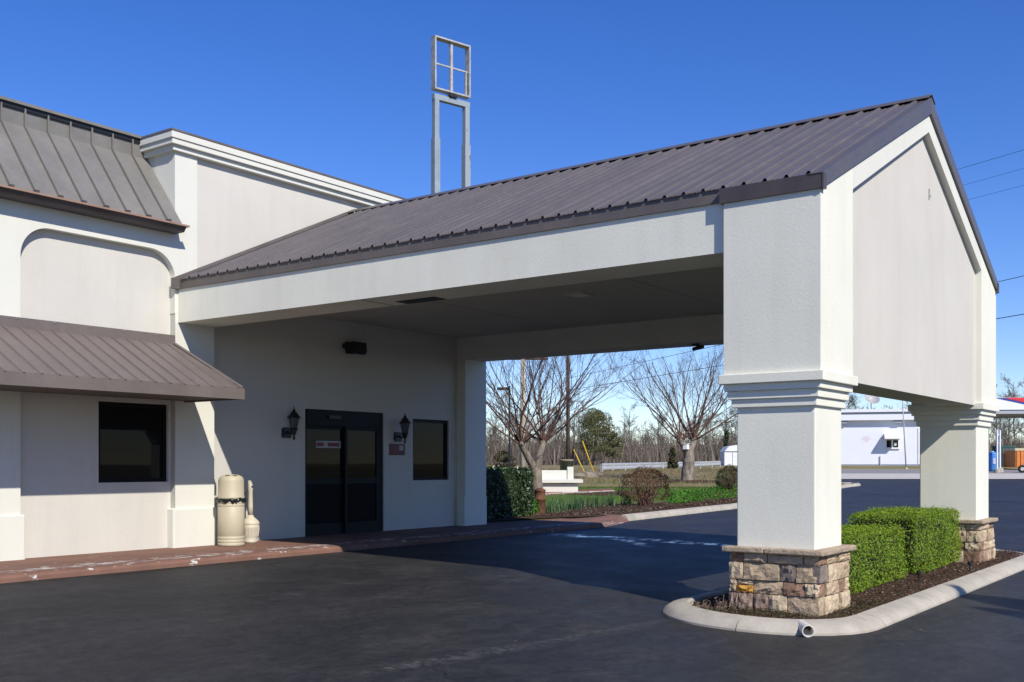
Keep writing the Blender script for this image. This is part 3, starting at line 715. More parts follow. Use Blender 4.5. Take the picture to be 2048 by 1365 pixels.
def pillar(x0, x1, seed, exact):
    g = random.Random(seed); y0, y1 = PY0, PY1
    p = MB().box(x0 + .09, x1 - .09, y0 + .085, y1 - .10, .50, 1.95).build('pillar', 'stucco_pillar', portico, bevel=.012)
    for ins, z0, z1 in ((-.04, 2.150, 2.244), (-.0, 2.080, 2.150), (.03, 1.998, 2.080), (.055, 1.918, 1.998)):
        MB().box(x0 + ins, x1 - ins, y0 + ins, y1 - ins, z0, z1).build('capital_band', 'stucco_pillar', p, bevel=.006)
    sx0, sx1, sy0, sy1 = x0 + .035, x1 - .035, y0 + .03, y1 - .045
    MB().box(sx0 + .03, sx1 - .03, sy0 + .03, sy1 - .03, -.25, .482).build('stone_core', 'mortar', p)
    # cap slabs
    cx = (sx0 + sx1) / 2; o_ = .06
    ysplit = sy1 - (sy1 - sy0) * .42
    for bx in ((sx0 - o_, cx, sy0 - o_, ysplit), (sx0 - o_, cx, ysplit + .004, sy1 + o_), (cx + .004, sx1 + o_, sy0 - o_, ysplit - .1), (cx + .004, sx1 + o_, ysplit - .096, sy1 + o_)):
        q = MB(); n = 9
        q.box(*bx, .484, .538); s_ = q.build('cap_stone', 'stone_cap', p, bevel=.013)
    def zrow(k): return ROWZ[k] + .0, ROWZ[k+1]
    span = sy1 - sy0
    for k in range(4):
        z0, z1 = zrow(k)
        if exact:
            for xa, xb, mt in LEFT[k]:
                ya = sy1 - (xa - 185) / 1200 * span; yb = sy1 - (xb - 185) / 1200 * span
                ya = min(ya, sy1)
                if mt == 'stone_orange':
                    zm = z0 + (z1 - z0) * .60
                    stone(sx0, sx1, yb, ya, z0, zm, '-x', p, mt, g); stone(sx0, sx1, yb, ya, zm, z1, '-x', p, 'stone_sand', g)
                else: stone(sx0, sx1, yb, ya, z0, z1, '-x', p, mt, g)
        faces = (['-y', '+x', '+y'] if exact else ['-x', '-y', '+x', '+y'])
        for fc in faces:
            lo, hi = (sy0, sy1) if fc in ('-x', '+x') else (sx0, sx1)
            t = lo; off = g.uniform(.12, .2)
            while t < hi - .01:
                wd = g.choice([.16, .2, .24, .3, .36]) if t > lo else off + .05
                e = t + wd
                if hi - e < .1: e = hi
                mt = g.choice(['stone_tan', 'stone_tan', 'stone_sand', 'stone_sand', 'stone_mauve', 'stone_brown', 'stone_tan'])
                if fc == '-y' and exact: mt = {(2, 0): 'stone_grey', (0, 1): 'stone_sand'}.get((k, int((t - lo) > .01)), mt)
                if fc in ('-x', '+x'): stone(sx0, sx1, t, e, z0, z1, fc, p, mt, g)
                else: stone(t, e, sy0, sy1, z0, z1, fc, p, mt, g)
                t = e
    return p
pillar(PX0, 10.63, 11, True)['label'] = 'near pillar on a rough stone footing'
pillar(16.29, PX1, 5, False)['label'] = 'far pillar beside the second box hedge'

# roof: deck, ribbed sheets, ridge cap, eave fascia, rake trim
def zs(x): return 4.142 + .4655 * (x - 9.77)
rdeck = MB().prism([(9.79, 4.0), (9.79, zs(9.79) - .012), (XR, zs(XR) - .012), (2 * XR - 9.79, zs(9.79) - .012), (2 * XR - 9.79, 4.0), (XR, zr(XR) + .001)], PY0 + .02, YF - .004, 'y')
rdeck = rdeck.build('roof', 'soffit_brown', portico)
sp = .2195; rows = []
yy = PY0 - .02 + .12
def sheet_mesh(wd, left=True, first=False):
    m = MB(); xa = 9.716; xb = XR
    prof = [(0, 0), (.013, .030), (.040, .030), (.053, 0), (.102, 0), (.110, .006), (.119, 0), (.158, 0), (.166, .006), (.175, 0), (wd, 0)]
    sg = 1 if left else -1
    for x, z in ((xa, zs(xa)), (xb, zs(xb))):
        X = x if left else 2 * XR - x
        for u, h in prof: m.v.append((X, u, z + h))
    n = len(prof)
    for i in range(n - 1): m.f.append((i, i + 1, n + i + 1, n + i) if not left else (i, n + i, n + i + 1, i + 1))
    return m
pl = sheet_mesh(sp).build('roof_sheet', 'roof_metal', rdeck, origin=(9.6, 0, 4.1)); pr_ = sheet_mesh(sp, False).build('roof_sheet', 'roof_metal', rdeck, origin=(2 * XR - 9.6, 0, 4.1))
first = True; yy = 3.60
while yy < YF - .01:
    for p_, x_ in ((pl, 9.6), (pr_, 2 * XR - 9.6)):
        wp = Vector((x_, yy, 4.1))
        if first: place(p_, wp, rdeck)
        else: share(p_, 'roof_sheet', wp, rdeck)
    first = False
    yy += sp
    if yy + sp > YF + .03: break
for s_ in (1, -1):
    X = lambda x: x if s_ == 1 else 2 * XR - x
    # flat rake trim at the gable end
    m = MB(); vs = []
    for y_ in (PY0 - .032, 3.62):
        for x in (9.665, XR): vs.append((X(x), y_, zs(x) + .006))
    for x in (9.665, XR): vs.append((X(x), PY0 - .032, zr(max(x, PX0)) - .012 if x > 9.7 else 3.96))
    for x in (9.665, XR): vs.append((X(x), PY0 - .002, zr(max(x, PX0)) - .012 if x > 9.7 else 3.96))
    m.add(vs, [(0, 1, 3, 2), (0, 4, 5, 1), (4, 6, 7, 5)]); m.build('rake_trim', 'roof_metal', rdeck)
    # eave fascia in two lengths; the front length steps out over the pillar block
    f_ = MB().box(min(X(9.736), X(9.756)), max(X(9.736), X(9.756)), PY1 + .036, YF - .08, 3.985, zs(9.76) - .004).box(min(X(9.756), X(9.775)), max(X(9.756), X(9.775)), PY1 + .036, YF - .08, 3.985, 3.998).build('eave_fascia', 'fascia_light', rdeck)
    MB().box(min(X(9.672), X(9.756)), max(X(9.672), X(9.756)), PY0 - .04, PY1 + .035, 3.957, zs(9.7) - .004).build('eave_fascia', 'fascia_metal', rdeck)
    MB().box(min(X(9.64), X(9.80)), max(X(9.64), X(9.80)), YF - .079, YF - .003, 3.982, 4.142).build('fascia_return', 'fascia_light', rdeck)
    # ridge cap
c_ = .16
MB().prism([(XR - c_, zs(XR - c_) + .034), (XR, zs(XR) + .042), (XR + c_, zs(XR - c_) + .034), (XR + c_, zs(XR - c_) + .042), (XR, zs(XR) + .050), (XR - c_, zs(XR - c_) + .042)], PY0 - .038, YF + .02, 'y').build('ridge_cap', 'roof_metal', rdeck)
# step flashing where the roof meets the tower
m = MB(); m.add([(9.7, YF - .012, zs(9.7) + .0), (XR, YF - .012, zs(XR) + .0), (XR, YF - .012, zs(XR) + .055), (9.7, YF - .012, zs(9.7) + .055), (9.7, YF + .0, zs(9.7) + .055), (XR, YF + .0, zs(XR) + .055)], [(0, 1, 2, 3), (3, 2, 5, 4)]); m.build('step_flashing', 'fascia_light', rdeck)

# fixtures on the portico
def ceiling_light(x, y, sx, sy, lit, label):
    t = thing('ceiling_light', (x, y, 3.93), label, 'light', 'recessed lights in the portico ceiling')
    MB().box(x - sx, x + sx, y - sy, y - sy + .03, 3.905, 3.93).box(x - sx, x + sx, y + sy - .03, y + sy, 3.905, 3.93).box(x - sx, x - sx + .03, y - sy + .03, y + sy - .03, 3.905, 3.93).box(x + sx - .03, x + sx, y - sy + .03, y + sy - .03, 3.905, 3.93).build('trim', 'dark_frame' if not lit else 'ceiling_board', t)
    MB().box(x - sx + .03, x + sx - .03, y - sy + .03, y + sy - .03, 3.913, 3.922).build('lens', 'sign_white' if lit else 'black_metal', t)
ceiling_light(13.42, 8.58, .17, .17, True, 'square pale ceiling light in the middle of the portico ceiling')
MB().box(10.16, 10.40, 8.68, 9.34, 3.478, 3.4845).build('soffit_vent', 'black_metal', bm_)
MB().box(9.79, 10.42, 9.60, 9.612, 3.482, 3.4848).build('beam_joint', 'soffit_brown', bm_)
t = thing('security_camera', (17.0, 8.35, 3.485), 'small black camera under the far portico beam', 'camera')
MB().box(16.85, 17.0, 8.29, 8.41, 3.455, 3.484).build('mount', 'black_metal', t); MB().tube([(16.95, 8.35, 3.46), (16.98, 8.35, 3.43)], .02, 8, True).build('stem', 'black_metal', t)
MB().tube([(16.9, 8.22, 3.425), (17.0, 8.45, 3.405)], .035, 10, True).build('housing', 'black_metal', t)

# ------------------------------------------------------------------ fittings by the entrance
p = ony(707, 695, YD - .12)
t = thing('wall_floodlight', (p.x, YD, p.z), 'black wedge-shaped floodlight high on the wall above the entrance', 'light')
x, z = p.x, p.z
MB().prism([(YD - .001, z - .02), (YD - .26, z - .13), (YD - .30, z - .07), (YD - .28, z + .085), (YD - .001, z + .06)], x - .17, x + .17, 'x').build('housing', 'black_metal', t, bevel=.01)
MB().prism([(YD - .22, z - .119), (YD - .255, z - .137), (YD - .295, z - .075), (YD - .30, z - .066)], x - .15, x + .15, 'x').build('lens', 'lamp_glass', t)
MB().box(x - .09, x + .09, YD - .03, YD - .001, z - .11, z + .1).build('back_box', 'black_metal', t, bevel=.005)
def lantern(px, py0, py1, label):
    yl = YD - .20; a = ony(px, py0, yl); b = ony(px, py1, yl); H = a.z - b.z; x = a.x; z0 = b.z
    t = thing('wall_lantern', (x, YD, z0), label, 'lantern', 'carriage lanterns beside the entrance')
    def L(prof, name, mat, n=6): return MB().lathe([(r, zz * H) for r, zz in prof], (x, yl, z0), n).build(name, mat, t)
    MB().prism([(x - .075, z0 + .07 * H), (x + .075, z0 + .07 * H), (x + .10, z0 + .13 * H), (x + .10, z0 + .32 * H), (x + .075, z0 + .38 * H), (x - .075, z0 + .38 * H), (x - .10, z0 + .32 * H), (x - .10, z0 + .13 * H)], YD - .035, YD - .001, 'y').build('back_plate', 'black_metal', t)
    MB().tube([(x, YD - .03, z0 + .26 * H), (x, YD - .09, z0 + .20 * H), (x, YD - .15, z0 + .21 * H), (x, yl, z0 + .30 * H)], .016, 6).build('arm', 'black_metal', t)
    L([(.006, 0), (.018, .03), (.022, .08), (.012, .13), (.03, .19), (.045, .24), (.055, .31), (.075, .345), (.05, .36)], 'lower_finial', 'black_metal', 10)
    L([(.048, .36), (.083, .66)], 'glass', 'lamp_glass')
    for k in range(6):
        q = 2 * PI * k / 6
        MB().tube([(x + .05 * math.cos(q), yl + .05 * math.sin(q), z0 + .355 * H), (x + .087 * math.cos(q), yl + .087 * math.sin(q), z0 + .665 * H)], .007, 4).build('cage_bar', 'black_metal', t)
    L([(.115, .645), (.118, .67), (.085, .73), (.05, .82), (.022, .86), (.03, .885), (.012, .92), (.004, 1.0)], 'roof_cap', 'black_metal', 12)
    MB().lathe([(.004, .40 * H), (.014, .44 * H), (.014, .52 * H), (.004, .57 * H)], (x, yl, z0), 8).build('bulb', 'white_paint', t)
lantern(588, 813, 881, 'black carriage lantern on the wall left of the entrance door')
lantern(810, 826, 888, 'black carriage lantern between the entrance door and the window')
a = ony(778, 888, YD); b = ony(809, 911, YD)
t = thing('wall_plaque', ((a.x + b.x) / 2, YD, b.z), 'small dark red plaque with a pale corner right of the entrance door', 'plaque')
MB().box(a.x, b.x, YD - .015, YD - .001, b.z, a.z).build('panel', 'plaque_red', t, bevel=.003)
MB().box(a.x + .62 * (b.x - a.x), b.x - .05, YD - .018, YD - .0151, b.z + .09, a.z - .03).build('label_patch', 'dish_grey', t)

def wobble(path, amp, seed):
    g = random.Random(seed); return [(Vector(p) + Vector((g.uniform(-amp, amp), g.uniform(-amp, amp), g.uniform(-amp, amp)))) for p in path]
cx, cy = 10.50, 13.08
t = thing('trash_can', (cx, cy, SWZ), 'beige dome-top trash can with a black bag rim beside the pilaster', 'trash can')
MB().lathe([(.19, 0), (.205, .01), (.205, .045), (.197, .05), (.205, .058), (.205, .095), (.197, .10), (.204, .108), (.204, .145), (.197, .15), (.203, .158), (.203, .60), (.197, .606), (.204, .615), (.204, .645), (.197, .65), (.203, .66), (.206, .70)], (cx, cy, SWZ), 32).build('body', 'can_plastic', t, True)
MB().lathe([(.185, .72), (.205, .73), (.205, .755), (.196, .77), (.194, 1.0), (.185, 1.04), (.16, 1.07), (.11, 1.092), (.05, 1.10), (.002, 1.102)], (cx, cy, SWZ), 32).build('dome_lid', 'can_plastic', t, True)
ring = [(cx + .207 * math.cos(2*PI*k/40), cy + .207 * math.sin(2*PI*k/40), SWZ + .708 + .018 * math.sin(k * 1.3) + .012 * math.cos(2*PI*k/40)) for k in range(41)]
g_ = random.Random(3); bag = MB().tube(ring, [.014 + .013 * abs(math.sin(k * .9)) for k in range(41)], 7)
for k in range(14):
    q = g_.uniform(0, 6.28); bag.tube([(cx + .212 * math.cos(q), cy + .212 * math.sin(q), SWZ + .72), (cx + .22 * math.cos(q + .1), cy + .22 * math.sin(q + .1), SWZ + .70), (cx + .209 * math.cos(q + .22), cy + .209 * math.sin(q + .22), SWZ + .665 + g_.uniform(-.02, .02))], [.010, .012, .004], 5)
bag.tube([(cx + .20, cy - .05, SWZ + .71), (cx + .235, cy - .04, SWZ + .76), (cx + .245, cy - .03, SWZ + .82)], [.02, .028, .008], 6)
bag.build('bag_rim', 'bag_plastic', t, True)
for k, q in enumerate((3.6, 4.5)):
    MB().lathe([(.035, 0), (.035, .006)], (cx + .12 * math.cos(q), cy + .12 * math.sin(q), SWZ + 1.083), 12).build('lid_hole', 'black_metal', t)
cx, cy = 11.01, 13.24
t = thing('smoking_receptacle', (cx, cy, SWZ), 'bottle-shaped beige cigarette receptacle with long neck next to the trash can', 'ashtray')
MB().lathe([(.10, 0), (.105, .02), (.115, .03), (.105, .04), (.112, .10), (.135, .24), (.14, .285), (.132, .29), (.142, .30), (.142, .325), (.12, .36), (.075, .40), (.05, .425), (.042, .45)], (cx, cy, SWZ), 28).build('base', 'ash_plastic', t, True)
for k in range(18):
    q = 2 * PI * k / 18; MB().tube([(cx + .117 * math.cos(q), cy + .117 * math.sin(q), SWZ + .11), (cx + .137 * math.cos(q), cy + .137 * math.sin(q), SWZ + .25)], .006, 4).build('flute', 'ash_plastic', t)
MB().lathe([(.042, .45), (.038, .60), (.034, .82), (.04, .85), (.042, .97), (.034, 1.0), (.002, 1.012)], (cx, cy, SWZ), 20).build('neck', 'ash_plastic', t, True)
MB().tube([(cx, cy - .041, SWZ + .90), (cx - .002, cy - .046, SWZ + .90)], .016, 10, True).build('slot', 'black_metal', t)

# drain pipe through the island kerb
p = onz(1603, 1276, -.205); z = lot_z(p.x, p.y)
t = thing('drain_pipe', (9.12, 3.33, z), 'white plastic pipe end poking through the island kerb', 'pipe')
d_ = Vector((-.72, -.5, -.02)).normalized(); A = Vector((9.16, 3.42, z + .056)); B = A - d_ * .3
pm = MB().tube([B, A], .056, 24); pm.tube([B, A], .047, 24); n0 = 24
pm.f += [(24 + k, 24 + (k + 1) % 24, 72 + (k + 1) % 24, 72 + k) for k in range(24)]
pm.build('pipe_wall', 'pvc', t)
MB().tube([A - d_ * .10, A - d_ * .12], [.0465, .001], 14).build('debris', 'mulch', t)

# ------------------------------------------------------------------ foliage helpers
def leaves_mesh(name, P, N, size, mat, parent, seed=0, aspect=.55, jit=.9, kind=None, origin=None, fold=.0):
    """many small leaf quads at points P with rough normals N"""
    r = np.random.default_rng(seed); n = len(P); P = np.asarray(P, float); N = np.asarray(N, float)
    N = N + r.normal(0, jit, (n, 3)); N /= np.linalg.norm(N, axis=1, keepdims=True) + 1e-9
    T = r.normal(0, 1, (n, 3)); T -= N * (T * N).sum(1, keepdims=True); T /= np.linalg.norm(T, axis=1, keepdims=True) + 1e-9
    B = np.cross(N, T); s = size * r.uniform(.65, 1.25, (n, 1))
    v = np.stack([P - T * s * .5, P + B * s * aspect * .5 + N * s * .08, P + T * s * .5, P - B * s * aspect * .5 + N * s * .08], 1).reshape(-1, 3)
    m = MB(); m.v = v.tolist(); m.f = [(4*i, 4*i+1, 4*i+2, 4*i+3) for i in range(n)]
    return m.build(name, mat, parent, False, 0, kind, origin)
def box_shrub(x0, x1, y0, y1, z0, z1, label, seed, n=15000, leaf=.027, mat='box_leaf', name='box_hedge', grp='clipped box hedges on the island'):
    r = np.random.default_rng(seed); cen = np.array([(x0+x1)/2, (y0+y1)/2, (z0+z1)/2]); hx, hy, hz = (x1-x0)/2, (y1-y0)/2, (z1-z0)/2
    t = thing(name, (cen[0], cen[1], z0), label, 'hedge', grp)
    areas = np.array([hy*hz, hy*hz, hx*hz, hx*hz, hx*hy*1.0, hx*hy*.15]); areas /= areas.sum()
    f = r.choice(6, n, p=areas); u = r.uniform(-1, 1, (n, 3)); nrm = np.zeros((n, 3))
    for k, (ax, sg) in enumerate(((0, -1), (0, 1), (1, -1), (1, 1), (2, 1), (2, -1))):
        s = f == k; u[s, ax] = sg; nrm[s, ax] = sg
    # rounded edges: p-norm squash
    pn = (np.abs(u) ** 14).sum(1, keepdims=True) ** (1 / 14); u = u / pn
    P = u * np.array([hx, hy, hz])
    wv = .03 * np.sin(P[:, [0]] * 7 + seed) * np.sin(P[:, [1]] * 6) + .02 * np.sin(P[:, [2]] * 9 + P[:, [0]] * 3)
    P = P + nrm * (wv + r.normal(0, .014, (n, 1)) - np.abs(r.normal(0, .03, (n, 1))))
    P[:, 2] += np.where(f == 4, .02 * np.sin(P[:, 0] * 2.3 + 1), 0)
    sp_ = r.random(n) < .02; P[sp_] += nrm[sp_] * .035
    leaves_mesh('foliage', P + cen, nrm + np.array([-.15, -.2, .35]), leaf, mat, t, seed, .6, .75)
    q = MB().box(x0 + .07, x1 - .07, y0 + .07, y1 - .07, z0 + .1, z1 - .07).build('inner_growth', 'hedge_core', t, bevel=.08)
    g = random.Random(seed); m = MB()
    for k in range(26):
        x = g.uniform(x0 + .1, x1 - .1); y = g.uniform(y0 + .05, y1 - .1); m.tube([(x, y, z0 - .06), (x + g.uniform(-.05, .05), y + g.uniform(-.05, .05), z0 + .2)], [.012, .006], 4)
    m.build('stems', 'bark', t, kind='stuff')
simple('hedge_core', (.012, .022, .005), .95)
zi = -.105
box_shrub(10.95, 13.62, 3.80, 4.75, zi + .02, .575, 'lower clipped box hedge right behind the near pillar', 21, 27000)
box_shrub(13.98, 16.30, 3.78, 4.70, zi + .02, .70, 'taller clipped box hedge between the lower hedge and the far pillar', 22, 25000)
# bark chips over the island
def chips(name, n, fn, mat, size, seed, zf, lab, cat):
    r = np.random.default_rng(seed); P = []; g = random.Random(seed)
    while len(P) < n:
        q = fn(g)
        if q: P.append((q[0], q[1], zf(*q) + g.uniform(0, .016)))
    o = leaves_mesh(name, P, np.tile([0, 0, 1.0], (n, 1)), size, mat, None, seed, .35, .45, 'stuff')
    tag(o, lab, cat); return o
RP = rrect(IX0 + .24, IX1 - .24, IY0 + .24, IY1 - .24, .8)
def isl_pt(g):
    x, y = g.uniform(IX0, IX1), g.uniform(IY0, IY1 - .4)
    return (x, y) if in_poly(x, y, RP) else None
chips('bark_chips', 9000, isl_pt, 'chips', .034, 4, mul_z, 'brown bark chips scattered over the kerbed island', 'mulch')
def isl_pt2(g):
    x, y = g.uniform(9.2, 11.2), g.uniform(3.25, 4.9)
    return (x, y) if in_poly(x, y, RP) and (x < 9.7 or y < 3.5) else None
chips('low_weeds', 900, isl_pt2, 'olive_leaf', .035, 9, lambda x, y: mul_z(x, y) + .012, 'thin low weeds at the foot of the near pillar', 'weeds')
def sprig(x, y, seed, label, zf=mul_z, mat='tan_sprig', h=.16, n=12):
    g = random.Random(seed); z = zf(x, y); m = MB()
    t = thing('dry_weed', (x, y, z), label, 'weed', 'dry weeds on the island end')
    for k in range(n):
        a = g.uniform(0, 6.28); l = h * g.uniform(.4, 1); q = Vector((x + g.uniform(-.06, .06), y + g.uniform(-.06, .06), z - .01))
        e = q + Vector((math.cos(a) * l * .45, math.sin(a) * l * .45, l)); m.tube([q, q.lerp(e, .5) + Vector((0, 0, .01)), e], [.003, .003, .002], 3)
        for j in range(4):
            b_ = q.lerp(e, g.uniform(.4, 1)); m.tube([b_, b_ + Vector((g.uniform(-.03, .03), g.uniform(-.03, .03), g.uniform(0, .03)))], [.0025, .001], 3)
    m.build('stems', mat, t, kind='stuff')
for k, (px, py) in enumerate(((1440, 1222), (1407, 1218), (1462, 1220))):
    q = onz(px, py, mul_z(9.6, 4.4)); sprig(q.x, q.y, 40 + k, ('largest tan dry weed left of the near pillar', 'leftmost tan dry weed at the island tip', 'tan dry weed closest to the pillar stones')[k], h=(.17, .11, .13)[k])
for k, (px, py, lab) in enumerate(((1940, 1143, 'short black stake light nearer the far pillar'), (1838, 1163, 'short black stake light in front of the lower hedge'))):
    q = onz(px, py, -.09); z = mul_z(q.x, q.y); t = thing('stake_light', (q.x, q.y, z), lab, 'light', 'stake lights in the mulch')
    MB().tube([(q.x, q.y, z - .05), (q.x, q.y, z + .10)], .012, 6, True).build('stake', 'black_metal', t)
    MB().lathe([(.022, 0), (.028, .01), (.028, .045), (.018, .055)], (q.x, q.y, z + .08), 10).build('lamp_head', 'black_metal', t)

# ------------------------------------------------------------------ bare trees
def grow(mb, p, d, L, r, lev, g, spread, up, minr, nseg=4, kids=(4, 6), tips=None, curve=.12):
    pts = [Vector(p)]; dd = Vector(d).normalized()
    for i in range(nseg):
        dd = (dd + Vector((g.gauss(0, curve), g.gauss(0, curve), g.gauss(0, curve * .6) + up))).normalized(); pts.append(pts[-1] + dd * (L / nseg))
    rr = [max(minr, r * (1 - .72 * i / nseg)) for i in range(nseg + 1)]
    mb.tube(pts, rr, 6 if r > .03 else (4 if r > .012 else 3))
    if lev <= 0:
        return
    n = g.randint(*kids)
    for k in range(n):
        t = .22 + .75 * (k + g.random()) / n; i = min(nseg - 1, int(t * nseg)); f = t * nseg - i; q = pts[i].lerp(pts[i+1], f)
        ax = (pts[i+1] - pts[i]).normalized(); o = ax.orthogonal().normalized(); o.rotate(Matrix.Rotation(g.uniform(0, 6.283), 3, ax))
        nd = (ax * (1 - spread) + o * spread + Vector((0, 0, .12))).normalized()
        grow(mb, q, nd, L * g.uniform(.42, .68) * (1 - .35 * t), max(minr, rr[i] * .55), lev - 1, g, spread, up, minr, max(3, nseg - 1), kids, tips, curve)
def bez(P, n=8):
    P = [Vector(p) for p in P]; out = []
    for i in range(len(P) - 1):
        p0 = P[max(0, i-1)]; p1 = P[i]; p2 = P[i+1]; p3 = P[min(len(P)-1, i+2)]
        for k in range(n):
            t = k / n; out.append(.5 * ((2*p1) + (p2-p0)*t + (2*p0-5*p1+4*p2-p3)*t*t + (3*p1-p0-3*p2+p3)*t**3))
    out.append(P[-1]); return out
def limb(mb, P, r0, r1, n=6, seg=6):
    pts = bez(P, seg); k = len(pts); mb.tube(pts, [r0 + (r1 - r0) * i / (k - 1) for i in range(k)], n)
    return pts
def near_tree(name, d, trunk_px, limbs_px, shoots, label, seed, r0, rf):
    g = random.Random(seed); base = at(*trunk_px[0], d); base.z = lawn_z(base.x, base.y)
    t = thing(name, base, label, 'tree'); tm = MB(); cm = MB()
    P = [base - Vector((0, 0, .1))] + [at(px, py, d) for px, py in trunk_px[1:]]
    pts = bez(P, 6); k = len(pts); tm.tube(pts, [r0 * (1.25 if i == 0 else 1.12 if i == 1 else 1) + (rf - r0) * i / (k - 1) + g.uniform(-.012, .012) for i in range(k)], 14)
    tips = []
    for L_ in limbs_px:
        LP = [at(px, py, d + dd) for px, py, dd in L_]
        limb(tm, [P[-1] - Vector((0, 0, .15))] + LP, rf * .78, rf * .55, 10)
        tips.append(LP[-1])
        m0 = LP[-1]
        for q in range(9):       # pollard knuckles
            v = Vector((g.uniform(-1, 1), g.uniform(-1, 1), g.uniform(-.2, 1))).normalized(); tm.tube([m0 - v * .05, m0 + v * rf * .7], [rf * .5, rf * .2], 6, True)
    RV = Vector((RT[0], RT[1], 0)); FV = Vector((FW[0], FW[1], 0))
    for tip, n, Ls in shoots:
        for q in range(n):
            a = -1.25 + 2.5 * (q + g.uniform(.2, .8)) / n if n > 1 else 0
            fwd = g.uniform(-.75, .75)
            dv = (RV * math.sin(a) + FV * fwd * .7 + Vector((0, 0, math.cos(a) * .95 + .22))).normalized()
            L = Ls * g.uniform(.7, 1.15); r = .025 * g.uniform(.7, 1.25) * (d / 26.2) ** .6
            grow(cm, tips[tip] + dv * .05, dv, L, r, 3, g, .40, .05, (.0024 if d < 30 else .003), 7, (4, 5), None, .11)
    tm.build('trunk', 'bark', t, True); cm.build('crown', 'bark_twig', t, True)
    return t
near_tree('bare_tree', 26.2, [(1079, 1034), (1076, 990), (1072, 950), (1072, 932)], [[(1056, 915, -.1), (1043, 890, -.2)], [(1079, 912, .1), (1086, 888, .25)]], [(0, 11, 2.7), (1, 13, 2.9)], 'bare forked tree with upswept twigs beside the round laurel shrub', 61, .16, .135)
near_tree('bare_tree', 42, [(1374, 966), (1376, 940), (1378, 915), (1376, 903)], [[(1368, 893, -.2), (1361, 884, -.3)], [(1384, 893, .2), (1388, 882, .4)]], [(0, 12, 3.3), (1, 12, 3.5)], 'spreading bare tree on the lawn with a white box in its fork', 62, .28, .20)
q = at(1372, 893, 41.7); t = thing('nest_box', (q.x, q.y, q.z - .2), 'small white box hung in the fork of the spreading bare tree', 'box')
MB().box(q.x - .10, q.x + .10, q.y - .09, q.y + .09, q.z - .12, q.z + .10).build('box_body', 'white_paint', t); MB().box(q.x - .12, q.x + .12, q.y - .12, q.y + .10, q.z + .101, q.z + .12).build('box_lid', 'white_paint', t)
q = at(1080, 1036, 25.6); z = lawn_z(q.x, q.y)
t = thing('rusty_post', (q.x, q.y, z), 'short rusty brown pipe post at the foot of the forked tree', 'post')
MB().lathe([(.15, -.1), (.145, .02), (.135, .36), (.15, .37), (.15, .41), (.135, .42), (.128, .58), (.142, .59), (.142, .62), (.125, .63)], (q.x, q.y, z), 20).build('pipe', 'rust_pipe', t, True)
MB().lathe([(.125, .625), (.06, .66), (.002, .67)], (q.x, q.y, z), 16).build('cap', 'rust_pipe', t, True)

# ------------------------------------------------------------------ garden plants
def blob_pts(c, rx, ry, rz, n, r, low=-.2):
    v = r.normal(0, 1, (n, 3)); v /= np.linalg.norm(v, axis=1, keepdims=True); v[:, 2] = np.where(v[:, 2] < low, -v[:, 2], v[:, 2])
    lump = 1 + .10 * np.sin(v[:, [0]] * 5 + 1) * np.sin(v[:, [1]] * 6 + 2) + .07 * np.sin(v[:, [2]] * 9 + v[:, [0]] * 4)
    k = r.uniform(.72, 1.03, (n, 1)) ** .6
    return np.array(c) + v * np.array([rx, ry, rz]) * k * lump, v
def bush(name, px, py, d, wpx, hpx, mat, label, seed, n, size, deep=None, zf=lawn_z, stems=24, flat=.8, core=True, cat='shrub'):
    c = at(px, py, d); z = zf(c.x, c.y); W = wpx / FPX * d / 2; Hh = hpx / FPX * d; D = deep or W
    t = thing(name, (c.x, c.y, z), label, cat); r = np.random.default_rng(seed)
    P, V = blob_pts((0, 0, 0), W, D, Hh * .55, n, r, -.55)
    a = TH - PI / 2; R_ = np.array([[math.cos(a), -math.sin(a), 0], [math.sin(a), math.cos(a), 0], [0, 0, 1]])
    P = P @ R_.T + np.array([c.x, c.y, z + Hh * .47]); V = V @ R_.T
    leaves_mesh('foliage', P, V + np.array([0, 0, .3]), size, mat, t, seed, .5, .8)
    g = random.Random(seed); m = MB()
    for k in range(stems):
        q = Vector((g.uniform(-.25, .25) * W, g.uniform(-.25, .25) * D, 0)); q.rotate(Matrix.Rotation(a, 3, 'Z')); q += Vector((c.x, c.y, z - .05))
        e = Vector((g.uniform(-.8, .8) * W, g.uniform(-.8, .8) * D, Hh * g.uniform(.5, 1.0))); e.rotate(Matrix.Rotation(a, 3, 'Z')); e += Vector((c.x, c.y, z))
        m.tube([q, q.lerp(e, .5) + Vector((0, 0, .05)), e], [.012, .009, .004], 4)
    m.build('stems', 'bark_twig', t, kind='stuff')
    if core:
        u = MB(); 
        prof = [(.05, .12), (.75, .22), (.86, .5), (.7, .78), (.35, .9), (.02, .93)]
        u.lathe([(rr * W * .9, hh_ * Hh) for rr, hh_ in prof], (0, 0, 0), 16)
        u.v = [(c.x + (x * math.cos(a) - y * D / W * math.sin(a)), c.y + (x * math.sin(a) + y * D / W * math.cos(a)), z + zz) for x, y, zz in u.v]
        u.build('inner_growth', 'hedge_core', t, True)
    return t
box_shrub(17.5, 20.05, 14.0, 15.5, .12, 1.24, 'big dark laurel hedge by the far corner of the motel', 71, 9000, .075, 'laurel_leaf', 'laurel_hedge', None)
bush('red_shrub', 1290, 1010, 30, 104, 78, 'red_leaf', 'reddish brown twiggy shrub behind the garden kerb', 72, 2600, .06, .8, stems=60, core=False)
bush('brown_shrub', 1459, 992, 37, 52, 50, 'olive_leaf', 'rounded brownish shrub half hidden by the near pillar', 73, 2200, .06, stems=50, core=False)
g_ = random.Random(8)
